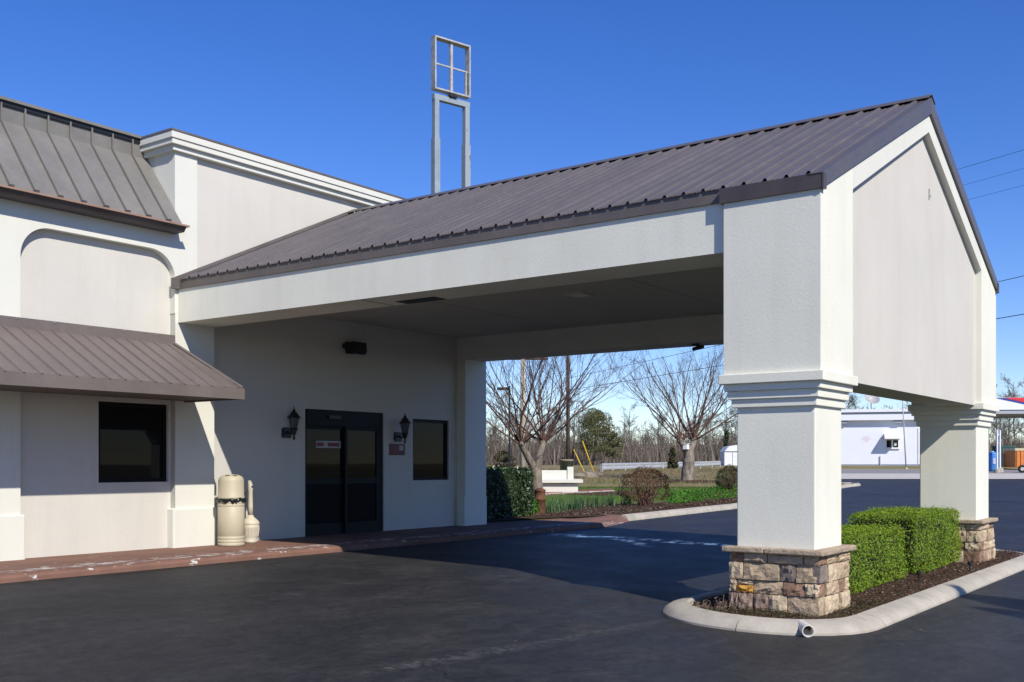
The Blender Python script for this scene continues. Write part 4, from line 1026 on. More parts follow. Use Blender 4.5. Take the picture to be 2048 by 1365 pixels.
def daffodil(px, py, d, s, label, seed):
    g = random.Random(seed); c = at(px, py, d); z = lawn_z(c.x, c.y) + .03; t = thing('daffodil_clump', (c.x, c.y, z), label, 'plant', 'daffodil clumps in the garden bed')
    m = MB()
    for k in range(46):
        a = g.uniform(0, 6.283); L = s * g.uniform(.6, 1.05); lean = g.uniform(.05, .4); w_ = .011
        b0 = Vector((c.x + g.gauss(0, .10), c.y + g.gauss(0, .10), z - .02)); dv = Vector((math.cos(a), math.sin(a), 0)); sd = Vector((-dv.y, dv.x, 0))
        P = [b0, b0 + dv * lean * L * .35 + Vector((0, 0, L * .55)), b0 + dv * lean * L + Vector((0, 0, L * .95))]
        m.add([P[0] - sd * w_, P[0] + sd * w_, P[1] + sd * w_, P[1] - sd * w_, P[2]], [(0, 1, 2, 3), (3, 2, 4)])
    m.build('leaves', 'daffodil_leaf', t, kind='stuff')
    f = MB()
    for k in range(4):
        b0 = Vector((c.x + g.gauss(0, .09), c.y + g.gauss(0, .09), z)); e = b0 + Vector((g.uniform(-.04, .04), g.uniform(-.04, .04), s * .95)); f.tube([b0, e, e + Vector((0, 0, .04))], [.005, .005, .009], 4)
    f.build('flower_stems', 'daffodil_leaf', t, kind='stuff')
dl = ['leftmost daffodil clump, half behind the rusty post', 'tall dense daffodil clump right of the rusty post', 'daffodil clump in the middle of the row', 'daffodil clump fourth from the rusty post', 'daffodil clump fifth from the rusty post', 'last daffodil clump of the row by the lawn', 'small lone daffodil clump in front near the kerb']
for k, (px, py, s) in enumerate(((1098, 1020, .42), (1118, 1026, .46), (1146, 1023, .44), (1163, 1022, .44), (1190, 1020, .42), (1220, 1014, .40), (1254, 1028, .26))): daffodil(px, py, 25.6 + .035 * (px - 1098), s, dl[k], 80 + k)
q = at(1062, 1036, 25); r = np.random.default_rng(5)
bush('fern_plant', 1064, 1036, 25.0, 30, 34, 'cover_leaf', 'bright green seedling tuft between the laurel and the rusty post', 74, 320, .07, stems=6, core=False, cat='plant')
def cover_pt(g):
    px = g.uniform(1336, 1478); u = g.random(); d = 30.3 + u * 5.2 + (px - 1336) * .024
    if math.sin(px * .13) * math.sin(u * 7 + px * .05) > .62 and g.random() < .75: return None
    q = at(px, 1000, d); return (q.x, q.y)
P_ = []
g = random.Random(15)
while len(P_) < 6000:
    q_ = cover_pt(g)
    if q_: P_.append((q_[0], q_[1], lawn_z(*q_) + .03 + abs(g.gauss(0, .05))))
o = leaves_mesh('ground_cover', P_, np.tile([0, 0, 1.0], (len(P_), 1)), .065, 'cover_leaf', None, 16, .6, .6, 'stuff'); tag(o, 'bright green low ground cover along the garden kerb', 'ground cover')
def turf(name, n, f, mat, hgt, seed, lab):
    g = random.Random(seed); m = MB()
    for k in range(n):
        x, y, z = f(g); a = g.uniform(0, 6.283); h = hgt * g.uniform(.5, 1.2); w_ = .012 + h * .03; c_, s_ = math.cos(a) * w_, math.sin(a) * w_
        lx, ly_ = g.gauss(0, h * .3), g.gauss(0, h * .3); m.add([(x - c_, y - s_, z), (x + c_, y + s_, z), (x + lx, y + ly_, z + h)], [(0, 1, 2)])
    o = m.build(name, mat, None, kind='stuff'); tag(o, lab, 'grass'); return o
def tf(g):
    d = g.uniform(40, 62); q = g.uniform(-.03, .23); x, y = dr(d, q * d); return x, y, lawn_z(x, y) + .03
turf('straw_grass', 9000, tf, 'dry_blade', .12, 30, 'straw-coloured dormant grass on the bank')
def tf2(g):
    
    while True:
        d = g.uniform(27.5, 42); q = g.uniform(.03, .225); x, y = dr(d, q * d)
        if y > interp(x, [(17, 13.6), (21, 13.0), (29.57, 13.4), (38, 15.1), (60, 20)]) + (3.0 if x < 29 else 1.2): return x, y, lawn_z(x, y) - .01
turf('lawn_grass', 7000, tf2, 'cover_leaf', .06, 31, 'short green grass behind the garden bed')

def bed_pt(g):
    x = g.uniform(19.8, 33); k = interp(x, [(17, 13.7), (19.6, 13.55), (21.5, 12.9), (29.57, 13.45), (38, 15.2)]); return (x, k + .1 + g.random() * (3.0 if x < 27 else 1.3))
chips('garden_mulch', 7000, bed_pt, 'chips', .07, 14, lambda x, y: lawn_z(x, y) + .045, 'dark bark mulch over the garden bed behind the kerb', 'mulch')
# white garden seat wall, path edge, pot, rubble, marker poles
D = 36; RV = Vector((RT[0], RT[1], 0)); FV = Vector((FW[0], FW[1], 0))
def obox(m, px0, px1, py0, py1, d, dep):
    """box facing the camera axis: front at depth d, back at d+dep"""
    for_ = []
    for (px, py) in ((px0, py1), (px1, py1), (px1, py0), (px0, py0)): for_.append(at(px, py, d))
    bk = [p + FV * dep for p in for_]
    return m.add(for_ + bk, [(0, 1, 2, 3), (7, 6, 5, 4), (0, 4, 5, 1), (1, 5, 6, 2), (2, 6, 7, 3), (3, 7, 4, 0)])
q = at(1100, 985, D); t = thing('garden_seat_wall', (q.x, q.y, lawn_z(q.x, q.y)), 'low white stucco seat wall with a slab ledge behind the daffodils', 'wall')
obox(MB(), 1040, 1156, 968, 992, D, .8).build('base', 'stucco_trim', t); obox(MB(), 1030, 1166, 959.5, 966, D - .15, 1.1).build('seat_slab', 'stucco_trim', t); obox(MB(), 1010, 1143, 941, 960, D + .3, .35).build('back_wall', 'stucco_trim', t)
obox(MB(), 1135, 1147, 934, 960, D + .25, .45).build('end_pier', 'stucco_trim', t)
pe = empty_struct('garden_path', tuple(at(1150, 990, 34.5)))
c0 = at(1040, 991, 34.6); c1 = at(1230, 983, 36.5)
m = MB(); n = 12
for k in range(n + 1):
    p = c0.lerp(c1, k / n); z = lawn_z(p.x, p.y) + .05; m.v += [(p.x, p.y, z - .1), (p.x, p.y, z), (p.x + FV.x * 1.2, p.y + FV.y * 1.2, lawn_z(p.x + FV.x * 1.2, p.y + FV.y * 1.2) + .05)]
for k in range(n): m.f += [(3*k, 3*k+3, 3*k+4, 3*k+1), (3*k+1, 3*k+4, 3*k+5, 3*k+2)]
m.build('path_slab', 'brick_red', pe)
for k in range(7):
    p = c0.lerp(c1, (k + .02) / 7); p1 = c0.lerp(c1, (k + .96) / 7); z = lawn_z(p.x, p.y) + .02
    m = MB(); dv = (p1 - p); m.add([(p.x, p.y, z - .1), (p1.x, p1.y, z - .1), (p1.x, p1.y, z + .055), (p.x, p.y, z + .055)] + [(a.x + FV.x * .14, a.y + FV.y * .14, b_) for a, b_ in ((p, z - .1), (p1, z - .1), (p1, z + .06), (p, z + .06))], [(0, 1, 2, 3), (3, 2, 6, 7), (1, 5, 6, 2), (0, 3, 7, 4)]); m.build('edging_block', 'path_pale', pe)
q = at(1133, 945, 39); rr = 13 / FPX * 39; zz = lawn_z(q.x, q.y); top = at(1133, 919, 39).z
t = thing('concrete_pot', (q.x, q.y, zz), 'weathered concrete cylinder planter behind the seat wall', 'planter')
MB().lathe([(rr * .97, 0), (rr, top - zz - .08), (rr * 1.06, top - zz - .08), (rr * 1.06, top - zz), (rr * .9, top - zz), (rr * .88, top - zz - .1)], (q.x, q.y, zz), 28).build('pot_wall', 'old_concrete', t, True)
MB().lathe([(rr * .9, top - zz - .08), (.01, top - zz - .05)], (q.x, q.y, zz), 20, False).build('soil', 'mulch', t)
def rock(px, py, d, s, label, seed):
    g = random.Random(seed); q = at(px, py, d); z = lawn_z(q.x, q.y); m = MB(); n = 9
    prof = [(.3, -.3), (1, 0), (1.05, .35), (.75, .75), (.25, .95), (.01, 1.0)]
    m.lathe([(a * s * g.uniform(.85, 1.1), b_ * s * .8) for a, b_ in prof], (0, 0, 0), n); m.v = [(q.x + x * g.uniform(.85, 1.25), q.y + y * g.uniform(.8, 1.2), z + w_ * g.uniform(.85, 1.1)) for x, y, w_ in m.v]
    o = m.build('pale_rock', 'old_concrete', None); tag(o, label, 'rock', 'pale rocks on the bank')
for k, (px, s, lab) in enumerate(((1098, .25, 'pale rock right behind the white seat wall'), (1112, .34, 'larger pale rock just left of the concrete planter'), (1158, .3, 'pale rock just right of the concrete planter'), (1178, .42, 'big pale rock at the foot of the yellow poles'), (1193, .28, 'pale rock rightmost of the heap by the yellow poles'))): rock(px, 940, 44 + k * .4, s, lab, 90 + k)
for k, (a_, b_, lab) in enumerate((((1172, 928), (1147, 899), 'yellow marker pole leaning left, the lower one'), ((1190, 934), (1165, 883), 'yellow marker pole leaning left, the taller one'))):
    A = at(*a_, 47); B = at(*b_, 47); A.z = lawn_z(A.x, A.y); o = MB().tube([A, B], [.028, .028], 8, True).build('marker_pole', 'yellow_paint', None); tag(o, lab, 'pole', 'yellow poles on the bank')
    o2 = None

# guard rail
def rail():
    P = [(1204, 51), (1250, 55), (1300, 60), (1350, 66), (1400, 73), (1440, 82)]
    pts = []
    for px, d in P: q = at(px, 930, d); pts.append(Vector((q.x, q.y, lawn_z(q.x, q.y) - .27)))
    pts = bez(pts, 6)
    t = thing('guard_rail', pts[0], 'galvanised two-ridge guard rail curving along the far side of the bank', 'guard rail')
    prof = [(.0, .42), (-.05, .45), (-.05, .52), (0, .56), (0, .60), (-.05, .64), (-.05, .71), (0, .74)]
    m = MB(); q = len(prof)
    for p in pts:
        for o_, z in prof: m.v.append((p.x + FV.x * o_, p.y + FV.y * o_, p.z + z - .02))
    for i in range(len(pts) - 1):
        for j in range(q - 1): m.f.append((i*q+j, (i+1)*q+j, (i+1)*q+j+1, i*q+j+1))
    m.build('beam', 'galvanised', t)
    for i in range(0, len(pts), 3):
        p = pts[i] + FV * .07; MB().box(p.x - .06, p.x + .06, p.y - .06, p.y + .06, p.z - .1, p.z + .70).build('rail_post', 'rusted_galv', t)
rail()

# ------------------------------------------------------------------ poles, wires, the tall empty sign frame
def pole(px, d, top, r, mat, label, arm=None, name='utility_pole', zf=lawn_z):
    b_ = at(px, 940, d); b_.z = zf(b_.x, b_.y); t = thing(name, b_, label, 'pole')
    MB().tube([(b_.x, b_.y, b_.z - .3), (b_.x, b_.y, b_.z + (top - b_.z) * .5), (b_.x, b_.y, top)], [r, r * .85, r * .7], 12, True).build('shaft', mat, t, True)
    if arm:
        for az in arm:
            A = Vector((b_.x, b_.y, az)); MB().tube([A - RV * 1.1, A + RV * 1.1], .06, 6, True).build('crossarm', 'pole_wood', t)
            for k in (-1.0, -.45, .45, 1.0): MB().lathe([(.03, 0), (.05, .05), (.05, .12), (.02, .16)], tuple(A + RV * k + Vector((0, 0, .06))), 8).build('insulator', 'white_paint', t)
    return b_
B1 = pole(1136, 70, 14.3, .14, 'pole_wood', 'dark wooden utility pole seen through the portico opening', [13.6])
B2 = pole(1046, 46, at(1046, 712, 46).z, .145, 'pole_sun_dapple', 'utility pole painted with sun and branch-shadow mottling behind the forked tree', [at(1046, 718, 46).z])
NP = Vector((*dr(35, (2300 - 1024) / FPX * 35), 0)); NP.z = lot_z(NP.x, NP.y)
t = thing('utility_pole', NP, 'wooden utility pole beyond the right edge carrying the near wire ends', 'pole')
MB().tube([NP - Vector((0, 0, .3)), NP + Vector((0, 0, 13.6))], [.17, .12], 12, True).build('shaft', 'pole_wood', t, True)
MB().tube([NP + Vector((0, 0, 12.9)) - RV * 1.2, NP + Vector((0, 0, 12.9)) + RV * 1.2], .06, 6, True).build('crossarm', 'pole_wood', t)
def wire(A, B, sag, r, label):
    pts = [A.lerp(B, k / 24) - Vector((0, 0, sag * 4 * (k / 24) * (1 - k / 24))) for k in range(25)]
    o = MB().tube(pts, r, 5).build('power_line', 'wire_black', None, True); tag(o, label, 'wire', 'overhead wires')
for (y0, y1), lab, r in (((566, 225), 'topmost faint power line at the right edge of the sky', .008), ((588, 266), 'second faint power line at the right edge of the sky', .006), ((604, 305), 'third faint power line at the right edge of the sky', .006), ((757, 494), 'upper of the two dark wires crossing the portico opening', .013), ((781, 585), 'lower of the two dark wires crossing the portico opening', .016)):
    wire(at(1136, y0, 70), at(2300, y1, 35), .05, r, lab)
def lampost():
    b_ = at(1019, 940, 60); b_.z = lawn_z(b_.x, b_.y); tz = at(1019, 772, 60).z; t = thing('street_light', b_, 'thin dark street light with a box head left of the mottled pole', 'street light')
    MB().tube([(b_.x, b_.y, b_.z - .2), (b_.x, b_.y, tz)], [.07, .05], 8, True).build('post', 'black_metal', t)
    obox(MB(), 994, 1017, 775, 780, 59.9, .35).build('lamp_head', 'black_metal', t)
lampost()
def signframe():
    d0 = 45.0; wv = (Vector((math.cos(-.26), math.sin(-.26), 0))).normalized()
    c = at(902, 130, d0); base = Vector((c.x, c.y, 0)); base.z = 0
    t = thing('sign_frame', base, 'tall empty metal sign frame on twin posts rising behind the motel roof', 'sign')
    zt, zb = at(902, 85, d0).z, at(902, 187, d0).z; W = .90
    nv = Vector((-wv.y, wv.x, 0))
    def bar(A, B, a, dep, name, mat):
        A = Vector(A); B = Vector(B); ax = (B - A).normalized(); s = ax.cross(nv).normalized() * a; q = nv * dep
        m = MB(); vs = [P + i * s + j * q for P in (A, B) for i, j in ((-1, -1), (1, -1), (1, 1), (-1, 1))]
        m.add(vs, [(0, 1, 2, 3), (7, 6, 5, 4), (0, 4, 5, 1), (1, 5, 6, 2), (2, 6, 7, 3), (3, 7, 4, 0)]); return m.build(name, mat, t)
    c0 = Vector((c.x, c.y, 0)); L = lambda u, z: c0 + wv * u + Vector((0, 0, z))
    for u in (-W, W): bar(L(u, zb), L(u, zt), .034, .16, 'frame_side', 'frame_paint')
    for z in (zb, zt): bar(L(-W - .034, z), L(W + .034, z), .034, .16, 'frame_rail', 'frame_paint')
    bar(L(0, zb - .28), L(0, zt), .06, .06, 'mullion', 'frame_paint'); bar(L(-W, (zt + zb) / 2), L(W, (zt + zb) / 2), .03, .03, 'cross_rail', 'frame_paint')
    bar(L(W - .13, zb + .1), L(W - .13, (zt + zb) / 2 - .05), .03, .05, 'torn_face', 'frame_paint')
    zp = at(902, 203, d0).z; zm = at(902, 284, d0).z
    U = .80
    bar(L(-U - .13, zp), L(U + .13, zp), .115, .115, 'top_beam', 'post_grey')
    for u, mt in ((-U, 'post_grey'), (U, 'post_paint')):
        bar(L(u, zm), L(u, zp - .115), .112, .112, 'upper_post', mt); bar(L(u, -.5), L(u, zm), .14, .14, 'lower_post', mt)
    bar(L(-.2, zp + .16), L(.2, zp + .16), .03, .2, 'saddle', 'black_metal')
signframe()

# ------------------------------------------------------------------ far side of the road
def far_building():
    d1 = 95.0; A = at(1668, 930, d1 + 1.1); B = at(1839, 930, d1 - .9); zb = interp(d1, RISE)
    u = Vector((B.x - A.x, B.y - A.y, 0)); W = u.length; u.normalize(); n = Vector((u.y, -u.x, 0))
    if n.dot(FV) > 0: n = -n
    k = d1 / FPX; O = Vector((A.x, A.y, 0))
    ZL = lambda py: HC + (YH - py) * k
    t = thing('white_building', (A.x + u.x * W / 2, A.y + u.y * W / 2, zb), 'low white flat-roofed building with a drive-up window across the road', 'building')
    def b(m, u0, u1, n0, n1, z0, z1):
        vs = [O + u * a + n * c_ + Vector((0, 0, z)) for z in (z0, z1) for a, c_ in ((u0, n0), (u1, n0), (u1, n1), (u0, n1))]
        return m.add(vs, [(0, 3, 2, 1), (4, 5, 6, 7), (0, 1, 5, 4), (1, 2, 6, 5), (2, 3, 7, 6), (3, 0, 4, 7)])
    U = lambda px: (px - 1668) / (1839 - 1668) * W
    b(MB(), -6, W, -9, 0, zb - .3, ZL(822)).build('wall', 'far_white', t)
    b(MB(), -6.2, W + .25, -9.3, .55, ZL(841), ZL(829.5)).build('parapet_band', 'far_white', t); b(MB(), -6.1, W + .15, -9.2, .32, ZL(829.4), ZL(825)).build('parapet_painted_shadow', 'far_grey', t); b(MB(), -6.4, W + .4, -9.4, .62, ZL(824.9), ZL(819)).build('roof_edge', 'far_white', t)  # grey strip between the white bands paints the shadow under the roof edge
    b(MB(), -6, W + .04, -.1, .04, zb - .3, ZL(929)).build('plinth', 'far_blue', t)
    for px in (1688, 1796):
        q = b(MB(), U(px) - .3, U(px) + .3, .02, .4, ZL(847), ZL(841.2)).build('soffit_light', 'far_grey', t)
    wdw = b(MB(), U(1773), U(1798), -.02, .03, ZL(897), ZL(880)).build('window', 'white_paint', t)
    b(MB(), U(1774), U(1783.5), .03, .04, ZL(895.5), ZL(881)).build('pane', 'window_glass', wdw); b(MB(), U(1787), U(1797), .03, .04, ZL(895.5), ZL(881)).build('pane', 'window_glass', wdw)
    b(MB(), U(1788.5), U(1793.5), .04, .045, ZL(892), ZL(886)).build('window_sticker', 'far_white', wdw)
    b(MB(), U(1771), U(1800), .0, .14, ZL(898.5), ZL(896.6)).build('sill', 'white_paint', wdw)
    aw = MB(); u0, u1 = U(1769), U(1800); zt, ze = ZL(868), ZL(879)
    vs = [O + u * a + n * c_ + Vector((0, 0, z)) for a in (u0, u1) for c_, z in ((0, zt), (.35, zt), (1.15, ze + .1), (1.15, ze), (0, ze))]
    aw.add(vs, [(0, 1, 2, 3, 4), (9, 8, 7, 6, 5), (0, 5, 6, 1), (1, 6, 7, 2), (2, 7, 8, 3), (3, 8, 9, 4)]); aw.build('window_awning', 'white_paint', t)
    for j, (pa, pb, py) in enumerate(((1727, 1739, 874), (1724, 1742, 878), (1728, 1738, 882))):
        b(MB(), U(pa), U(pb), .0, .012, ZL(py + 1.1), ZL(py - .6)).build('wall_lettering', 'sticker_pale', t)
    b(MB(), U(1760.5), U(1761.8), .05, .12, zb, ZL(912)).build('wall_pipe', 'far_grey', t)
    b(MB(), W - .12, W + .02, -.1, .06, ZL(929), ZL(857)).build('corner_board', 'white_paint', t)
    # satellite dish on the roof
    c_ = O + u * U(1745) - n * 1.5; zt = ZL(822); dz = ZL(801)
    s = thing('satellite_dish', (c_.x, c_.y, zt), 'round grey satellite dish on the white building roof', 'dish')
    MB().tube([(c_.x, c_.y, zt - .1), (c_.x, c_.y, dz)], .05, 8).build('mast', 'dish_grey', s)
    ax = (n * .8 + u * .25 + Vector((0, 0, .75))).normalized(); R_ = .68; m = MB(); o1 = ax.orthogonal().normalized(); o2 = ax.cross(o1)
    C = Vector((c_.x, c_.y, dz)) + ax * .1
    rings = 5; N = 24
    for j in range(rings + 1):
        for q in range(N): rr = R_ * j / rings; a = 2 * PI * q / N; m.v.append(C + (o1 * math.cos(a) + o2 * math.sin(a)) * rr + ax * (.28 * (j / rings) ** 2))
    for j in range(rings):
        for q in range(N): m.f.append((j*N+q, (j+1)*N+q, (j+1)*N+(q+1)%N, j*N+(q+1)%N))
    m.v = [tuple(v) for v in m.v]; m.build('reflector', 'dish_grey', s, True)
    tip = C + ax * .75; MB().tube([C + o2 * R_ * .9 + ax * .25, tip], .015, 5).build('feed_arm', 'dish_grey', s); MB().lathe([(.04, -.05), (.05, .05)], tuple(tip), 8).build('feed_horn', 'far_grey', s)
simple('sticker_pale', (.66, .50, .52), .6)
far_building()
A = at(1812.5, 934, 86); A.z = interp(86, RISE); B = at(1803, 762, 86)
t = thing('roadside_pole', A, 'slim white pole leaning slightly in front of the white building', 'pole'); MB().tube([A - Vector((0, 0, .2)), B], [.055, .045], 8, True).build('shaft', 'dish_grey', t, True); MB().lathe([(.14, -.2), (.13, .12), (.05, .14)], tuple(A), 10).build('footing', 'tan_paint', t)
def canopy():
    d0 = 90; A = at(1988, 800, d0); zb = at(1988, 828, d0).z; zm = at(1988, 820, d0).z; zt = at(1988, 796, d0).z; u = (RV + FV * -.12).normalized(); n = Vector((u.y, -u.x, 0)); n = n if n.dot(FV) < 0 else -n
    W, Dp = 15.0, 9.0; g0 = Vector((A.x, A.y, interp(d0, RISE))); t = thing('fuel_canopy', g0 + u * 2, 'fuel station canopy edge in white with a red and blue wedge at the far right', 'canopy')
    O = Vector((A.x, A.y, 0))
    def b(u0, u1, n0, n1, z0, z1): 
        vs = [O + u * a - n * c_ + Vector((0, 0, z)) for z in (z0, z1) for a, c_ in ((u0, n0), (u1, n0), (u1, n1), (u0, n1))]
        return MB().add(vs, [(0, 3, 2, 1), (4, 5, 6, 7), (0, 1, 5, 4), (1, 2, 6, 5), (2, 3, 7, 6), (3, 0, 4, 7)])
    b(0, W, .1, Dp, zb, zm).build('soffit', 'far_grey', t); b(0, W, 0, Dp, zm, zt).build('fascia', 'sign_white', t)
    h = zt - zm
    def strip_(P, off, name, mat):
        m = MB(); vs = [O + u * a + n * off + Vector((0, 0, z)) for a, z in P] + [O + u * a + Vector((0, 0, z)) for a, z in P]; k = len(P)
        m.add(vs, [tuple(range(k))] + [(i, (i+1) % k, (i+1) % k + k, i + k) for i in range(k)]); m.build(name, mat, t)
    strip_([(.1, zt - .03), (.7, zt - .02), (W, zt - .02), (W, zm + .02), (4.3, zm + .02)], .02, 'blue_stripe', 'sign_blue')
    strip_([(.8, zt - .015), (W, zt - .015), (W, zm + .06), (4.9, zm + .06)], .04, 'red_wedge', 'sign_red')
    for a in (6.5, 13.5):
        q = O + u * a - n * 4.5; MB().box(q.x - .2, q.x + .2, q.y - .2, q.y + .2, g0.z - .2, zb).build('column', 'far_white', t)
canopy()
def gz(p, d): p.z = interp(d, RISE); return p
q = gz(at(1985, 932, 82), 82); R_ = 9.3 / FPX * 82; Hh = 39 / FPX * 82
t = thing('blue_tank', q, 'upright bright blue plastic tank beside the far pillar', 'tank')
MB().lathe([(R_ * .8, 0), (R_ * .92, .06), (R_ * .95, .14), (R_, Hh * .6), (R_ * 1.03, Hh * .93), (R_ * .98, Hh * .96), (R_ * .5, Hh), (.01, Hh * 1.005)], (q.x, q.y, q.z), 24).build('tank_body', 'barrel_blue', t, True)
f_ = -FV * (R_ * .99); MB().box(q.x + f_.x - .07, q.x + f_.x + .07, q.y + f_.y - .05, q.y + f_.y + .1, q.z + Hh * .38, q.z + Hh * .68).build('white_mark', 'sign_white', t); MB().lathe([(.10, 0), (.10, .06)], (q.x, q.y, q.z + Hh), 12).build('lid', 'far_white', t)
for k, px in enumerate((1994.5, 2000.0)):
    q = gz(at(px, 932, 80 + k), 80 + k); t = thing('white_post', q, ('left', 'right')[k] + ' one of the two thin white posts behind the blue tank', 'post', 'white posts')
    MB().tube([q - Vector((0, 0, .1)), Vector((q.x, q.y, at(px, 860, 80).z))], .065, 8, True).build('post', 'far_white', t); MB().lathe([(.25, -.1), (.24, .3), (.08, .34)], tuple(q), 12).build('footing', 'kerb_concrete', t)
def dumpster(px0, px1, py0, py1, d, dep, mat, lid, label, name='dumpster'):
    c = gz(at((px0 + px1) / 2, 932, d), d); t = thing(name, c, label, 'dumpster'); lh = (py1 - py0) * .13
    obox(MB(), px0, px1, py0 + lh, py1, d, dep).build('bin_body', mat, t, bevel=.03); obox(MB(), px0 - .8, px1 + .8, py0, py0 + lh * .97, d - .05, dep + .1).build('bin_lid', lid, t)
    for k in range(4):
        px = px0 + (px1 - px0) * (k + .5) / 4; obox(MB(), px - .8, px + .8, py0 + lh, py1 - 1, d - .06, .05).build('side_rib', mat, t)
dumpster(2002, 2030, 892, 911, 108, 2, 'dump_green', 'dump_green', 'dark green dumpster far behind the white posts')
dumpster(2031, 2062, 897, 935, 84, 2, 'dump_orange', 'tan_paint', 'orange dumpster with a tan lid at the right edge')
A = gz(at(2001, 932, 86), 86); t = thing('loading_ramp', A, 'pale tan sloping ramp wall between the posts and the orange dumpster', 'ramp')
m = MB(); P = [at(2000, 905, 86), at(2034, 917, 86), at(2034, 934, 86), at(2000, 934, 86)]; bk = [p + FV * 2 for p in P]; m.add(P + bk, [(3, 2, 1, 0), (4, 5, 6, 7), (0, 1, 5, 4), (1, 2, 6, 5), (3, 7, 4, 0)][:5]); m.build('ramp_wall', 'tan_paint', t)
P = [at(2000, 912, 85.9), at(2024, 919, 85.9), at(2020, 922, 85.9), at(2000, 916, 85.9)]; MB().add(P + [p + FV * .1 for p in P], [(3, 2, 1, 0), (0, 1, 5, 4), (1, 2, 6, 5), (2, 3, 7, 6)]).build('painted_gap_shadow', 'far_grey', t)  # grey strip painted as the shadow of a gap in the ramp
q = gz(at(2044, 932, 80), 80); rr = 8 / FPX * 80
t = thing('black_tyre', q, 'upright black tyre in front of the orange dumpster', 'tyre')
ax = FV; cc = q + Vector((0, 0, rr)); pts = [cc + (RV * math.cos(2*PI*k/28) + Vector((0, 0, 1)) * math.sin(2*PI*k/28)) * rr * .72 for k in range(29)]
MB().tube(pts, rr * .3, 10).build('tread', 'rubber', t, True); MB().tube([cc - FV * .06, cc + FV * .06], rr * .45, 18, True).build('hub', 'rusted_galv', t)
def shed():
    d0 = 95; A = at(1449, 934, d0); zb = lawn_z(A.x, A.y); k = d0 / FPX; W = 2.6; zt = at(1449, 890, d0).z; ze = at(1449, 903, d0).z; t = thing('garden_shed', (A.x, A.y, zb), 'small white metal shed at the edge of the woods beside the near pillar', 'shed')
    obox(MB(), 1449, 1449 + W / k, 903, 936, d0, 2.2).build('wall', 'shed_white', t)
    m = MB(); P = [(0, ze), (.35, ze + (zt - ze) * .7), (W / 2, zt), (W - .35, ze + (zt - ze) * .7), (W, ze)]; vs = [Vector((A.x, A.y, 0)) + RV * u - FV * .1 + Vector((0, 0, z)) for u, z in P] + [Vector((A.x, A.y, 0)) + RV * u + FV * 2.3 + Vector((0, 0, z)) for u, z in P]
    m.add(vs, [(0, 1, 2, 3, 4), (9, 8, 7, 6, 5)] + [(i, i + 5, i + 6, i + 1) for i in range(4)]); m.build('roof', 'shed_white', t)
    for u in (.75, 1.8): P_ = A + RV * u - FV * .02; obox(MB(), 1449 + u / k - .5, 1449 + u / k + .5, 905, 935, d0 - .03, .03).build('corner_trim', 'far_grey', t)
shed()

# ------------------------------------------------------------------ woods
def wood_proto(seed, H, pale=False, lev=3):
    g = random.Random(seed); t = thing('woods_tree', (0, 0, 0), 'x', 'tree'); tm, cm = MB(), MB()
    r = H * g.uniform(.010, .014); pts = [Vector((0, 0, -.3))]
    for k in range(7): pts.append(Vector((pts[-1].x + g.gauss(0, H * .008), pts[-1].y + g.gauss(0, H * .008), H * .92 * (k + 1) / 7)))
    tm.tube(pts, [r * (1 - .82 * k / 7) for k in range(8)], 7)
    for k in range(g.randint(16, 22)):
        f = g.uniform(.28, .98); i = min(6, int(f * 7)); q = pts[i].lerp(pts[i+1], f * 7 - i); a = g.uniform(0, 6.283); el = g.uniform(.35, 1.1)
        dv = Vector((math.cos(a) * math.cos(el), math.sin(a) * math.cos(el), math.sin(el)))
        grow(cm, q, dv, H * g.uniform(.16, .34) * (1.15 - .6 * f), r * (1 - .8 * f) * .5 + .008, 2, g, .45, .05, .011, 4, (4, 7), None, .13)
    tm.build('trunk', 'bark_pale' if pale else 'bark_far', t, True); cm.build('crown', 'bark_far', t, True); return t
protos = [wood_proto(200 + k, (11, 12.5, 10, 13, 9, 11.5)[k], k in (1, 4)) for k in range(6)]
def wz(x, y):
    d = depth(x, y); r = x * RT[0] + y * RT[1]; q = r / d if d > 1 else 0; wl = 1 - sstep(.24, .29, q); return (lawn_z(x, y) - .05) * wl + (interp(d, RISE)) * (1 - wl)
g = random.Random(77); used = set(); cnt = 0
LABT = ['bare grey woodland tree in the wood beyond the lawn and road', 'pale-trunked bare woodland tree in the wood beyond the lawn and road']
for row, (d0, d1, n) in enumerate(((100, 112, 34), (114, 128, 44), (130, 150, 52), (152, 180, 60))):
    for k in range(n):
        px = 930 + (2330 - 930) * (k + g.random()) / n; d = g.uniform(d0, d1)
        if row == 0 and 1640 < px: d += 20
        if row == 0 and 1150 < px < 1420 and g.random() < .3: continue
        q = at(px, 930, d); i = g.randrange(6); sc = g.uniform(.56, .88) * (1 if row else .75); p = protos[i]
        if 1180 < px < 1380: sc *= .72
        loc = (q.x, q.y, wz(q.x, q.y)); rot = g.uniform(0, 6.283)
        if i not in used: used.add(i); o = p; o.location = loc; o.rotation_euler = (0, 0, rot); o.scale = (sc,) * 3
        else: o = dup(p, loc, rot, sc)
        o['label'] = LABT[1] if i in (1, 4) else LABT[0]; o['category'] = 'tree'; o['group'] = 'pale-trunked trees in the wood' if i in (1, 4) else 'bare grey trees in the wood'
# woods behind the camera's back across the lot would only show in window reflections: a loose line of the same trees
for k in range(26):
    a = PI + TH + (-1.3 + 2.6 * (k + g.random()) / 26); R_ = g.uniform(70, 95); loc = (R_ * math.cos(a), R_ * math.sin(a), lot_z(R_ * math.cos(a), R_ * math.sin(a)))
    i = g.randrange(6); o = dup(protos[i], loc, g.uniform(0, 6.28), g.uniform(.8, 1.1)); o['label'] = 'bare tree across the lot behind the viewpoint'; o['category'] = 'tree'; o['group'] = 'trees across the lot behind the viewpoint'
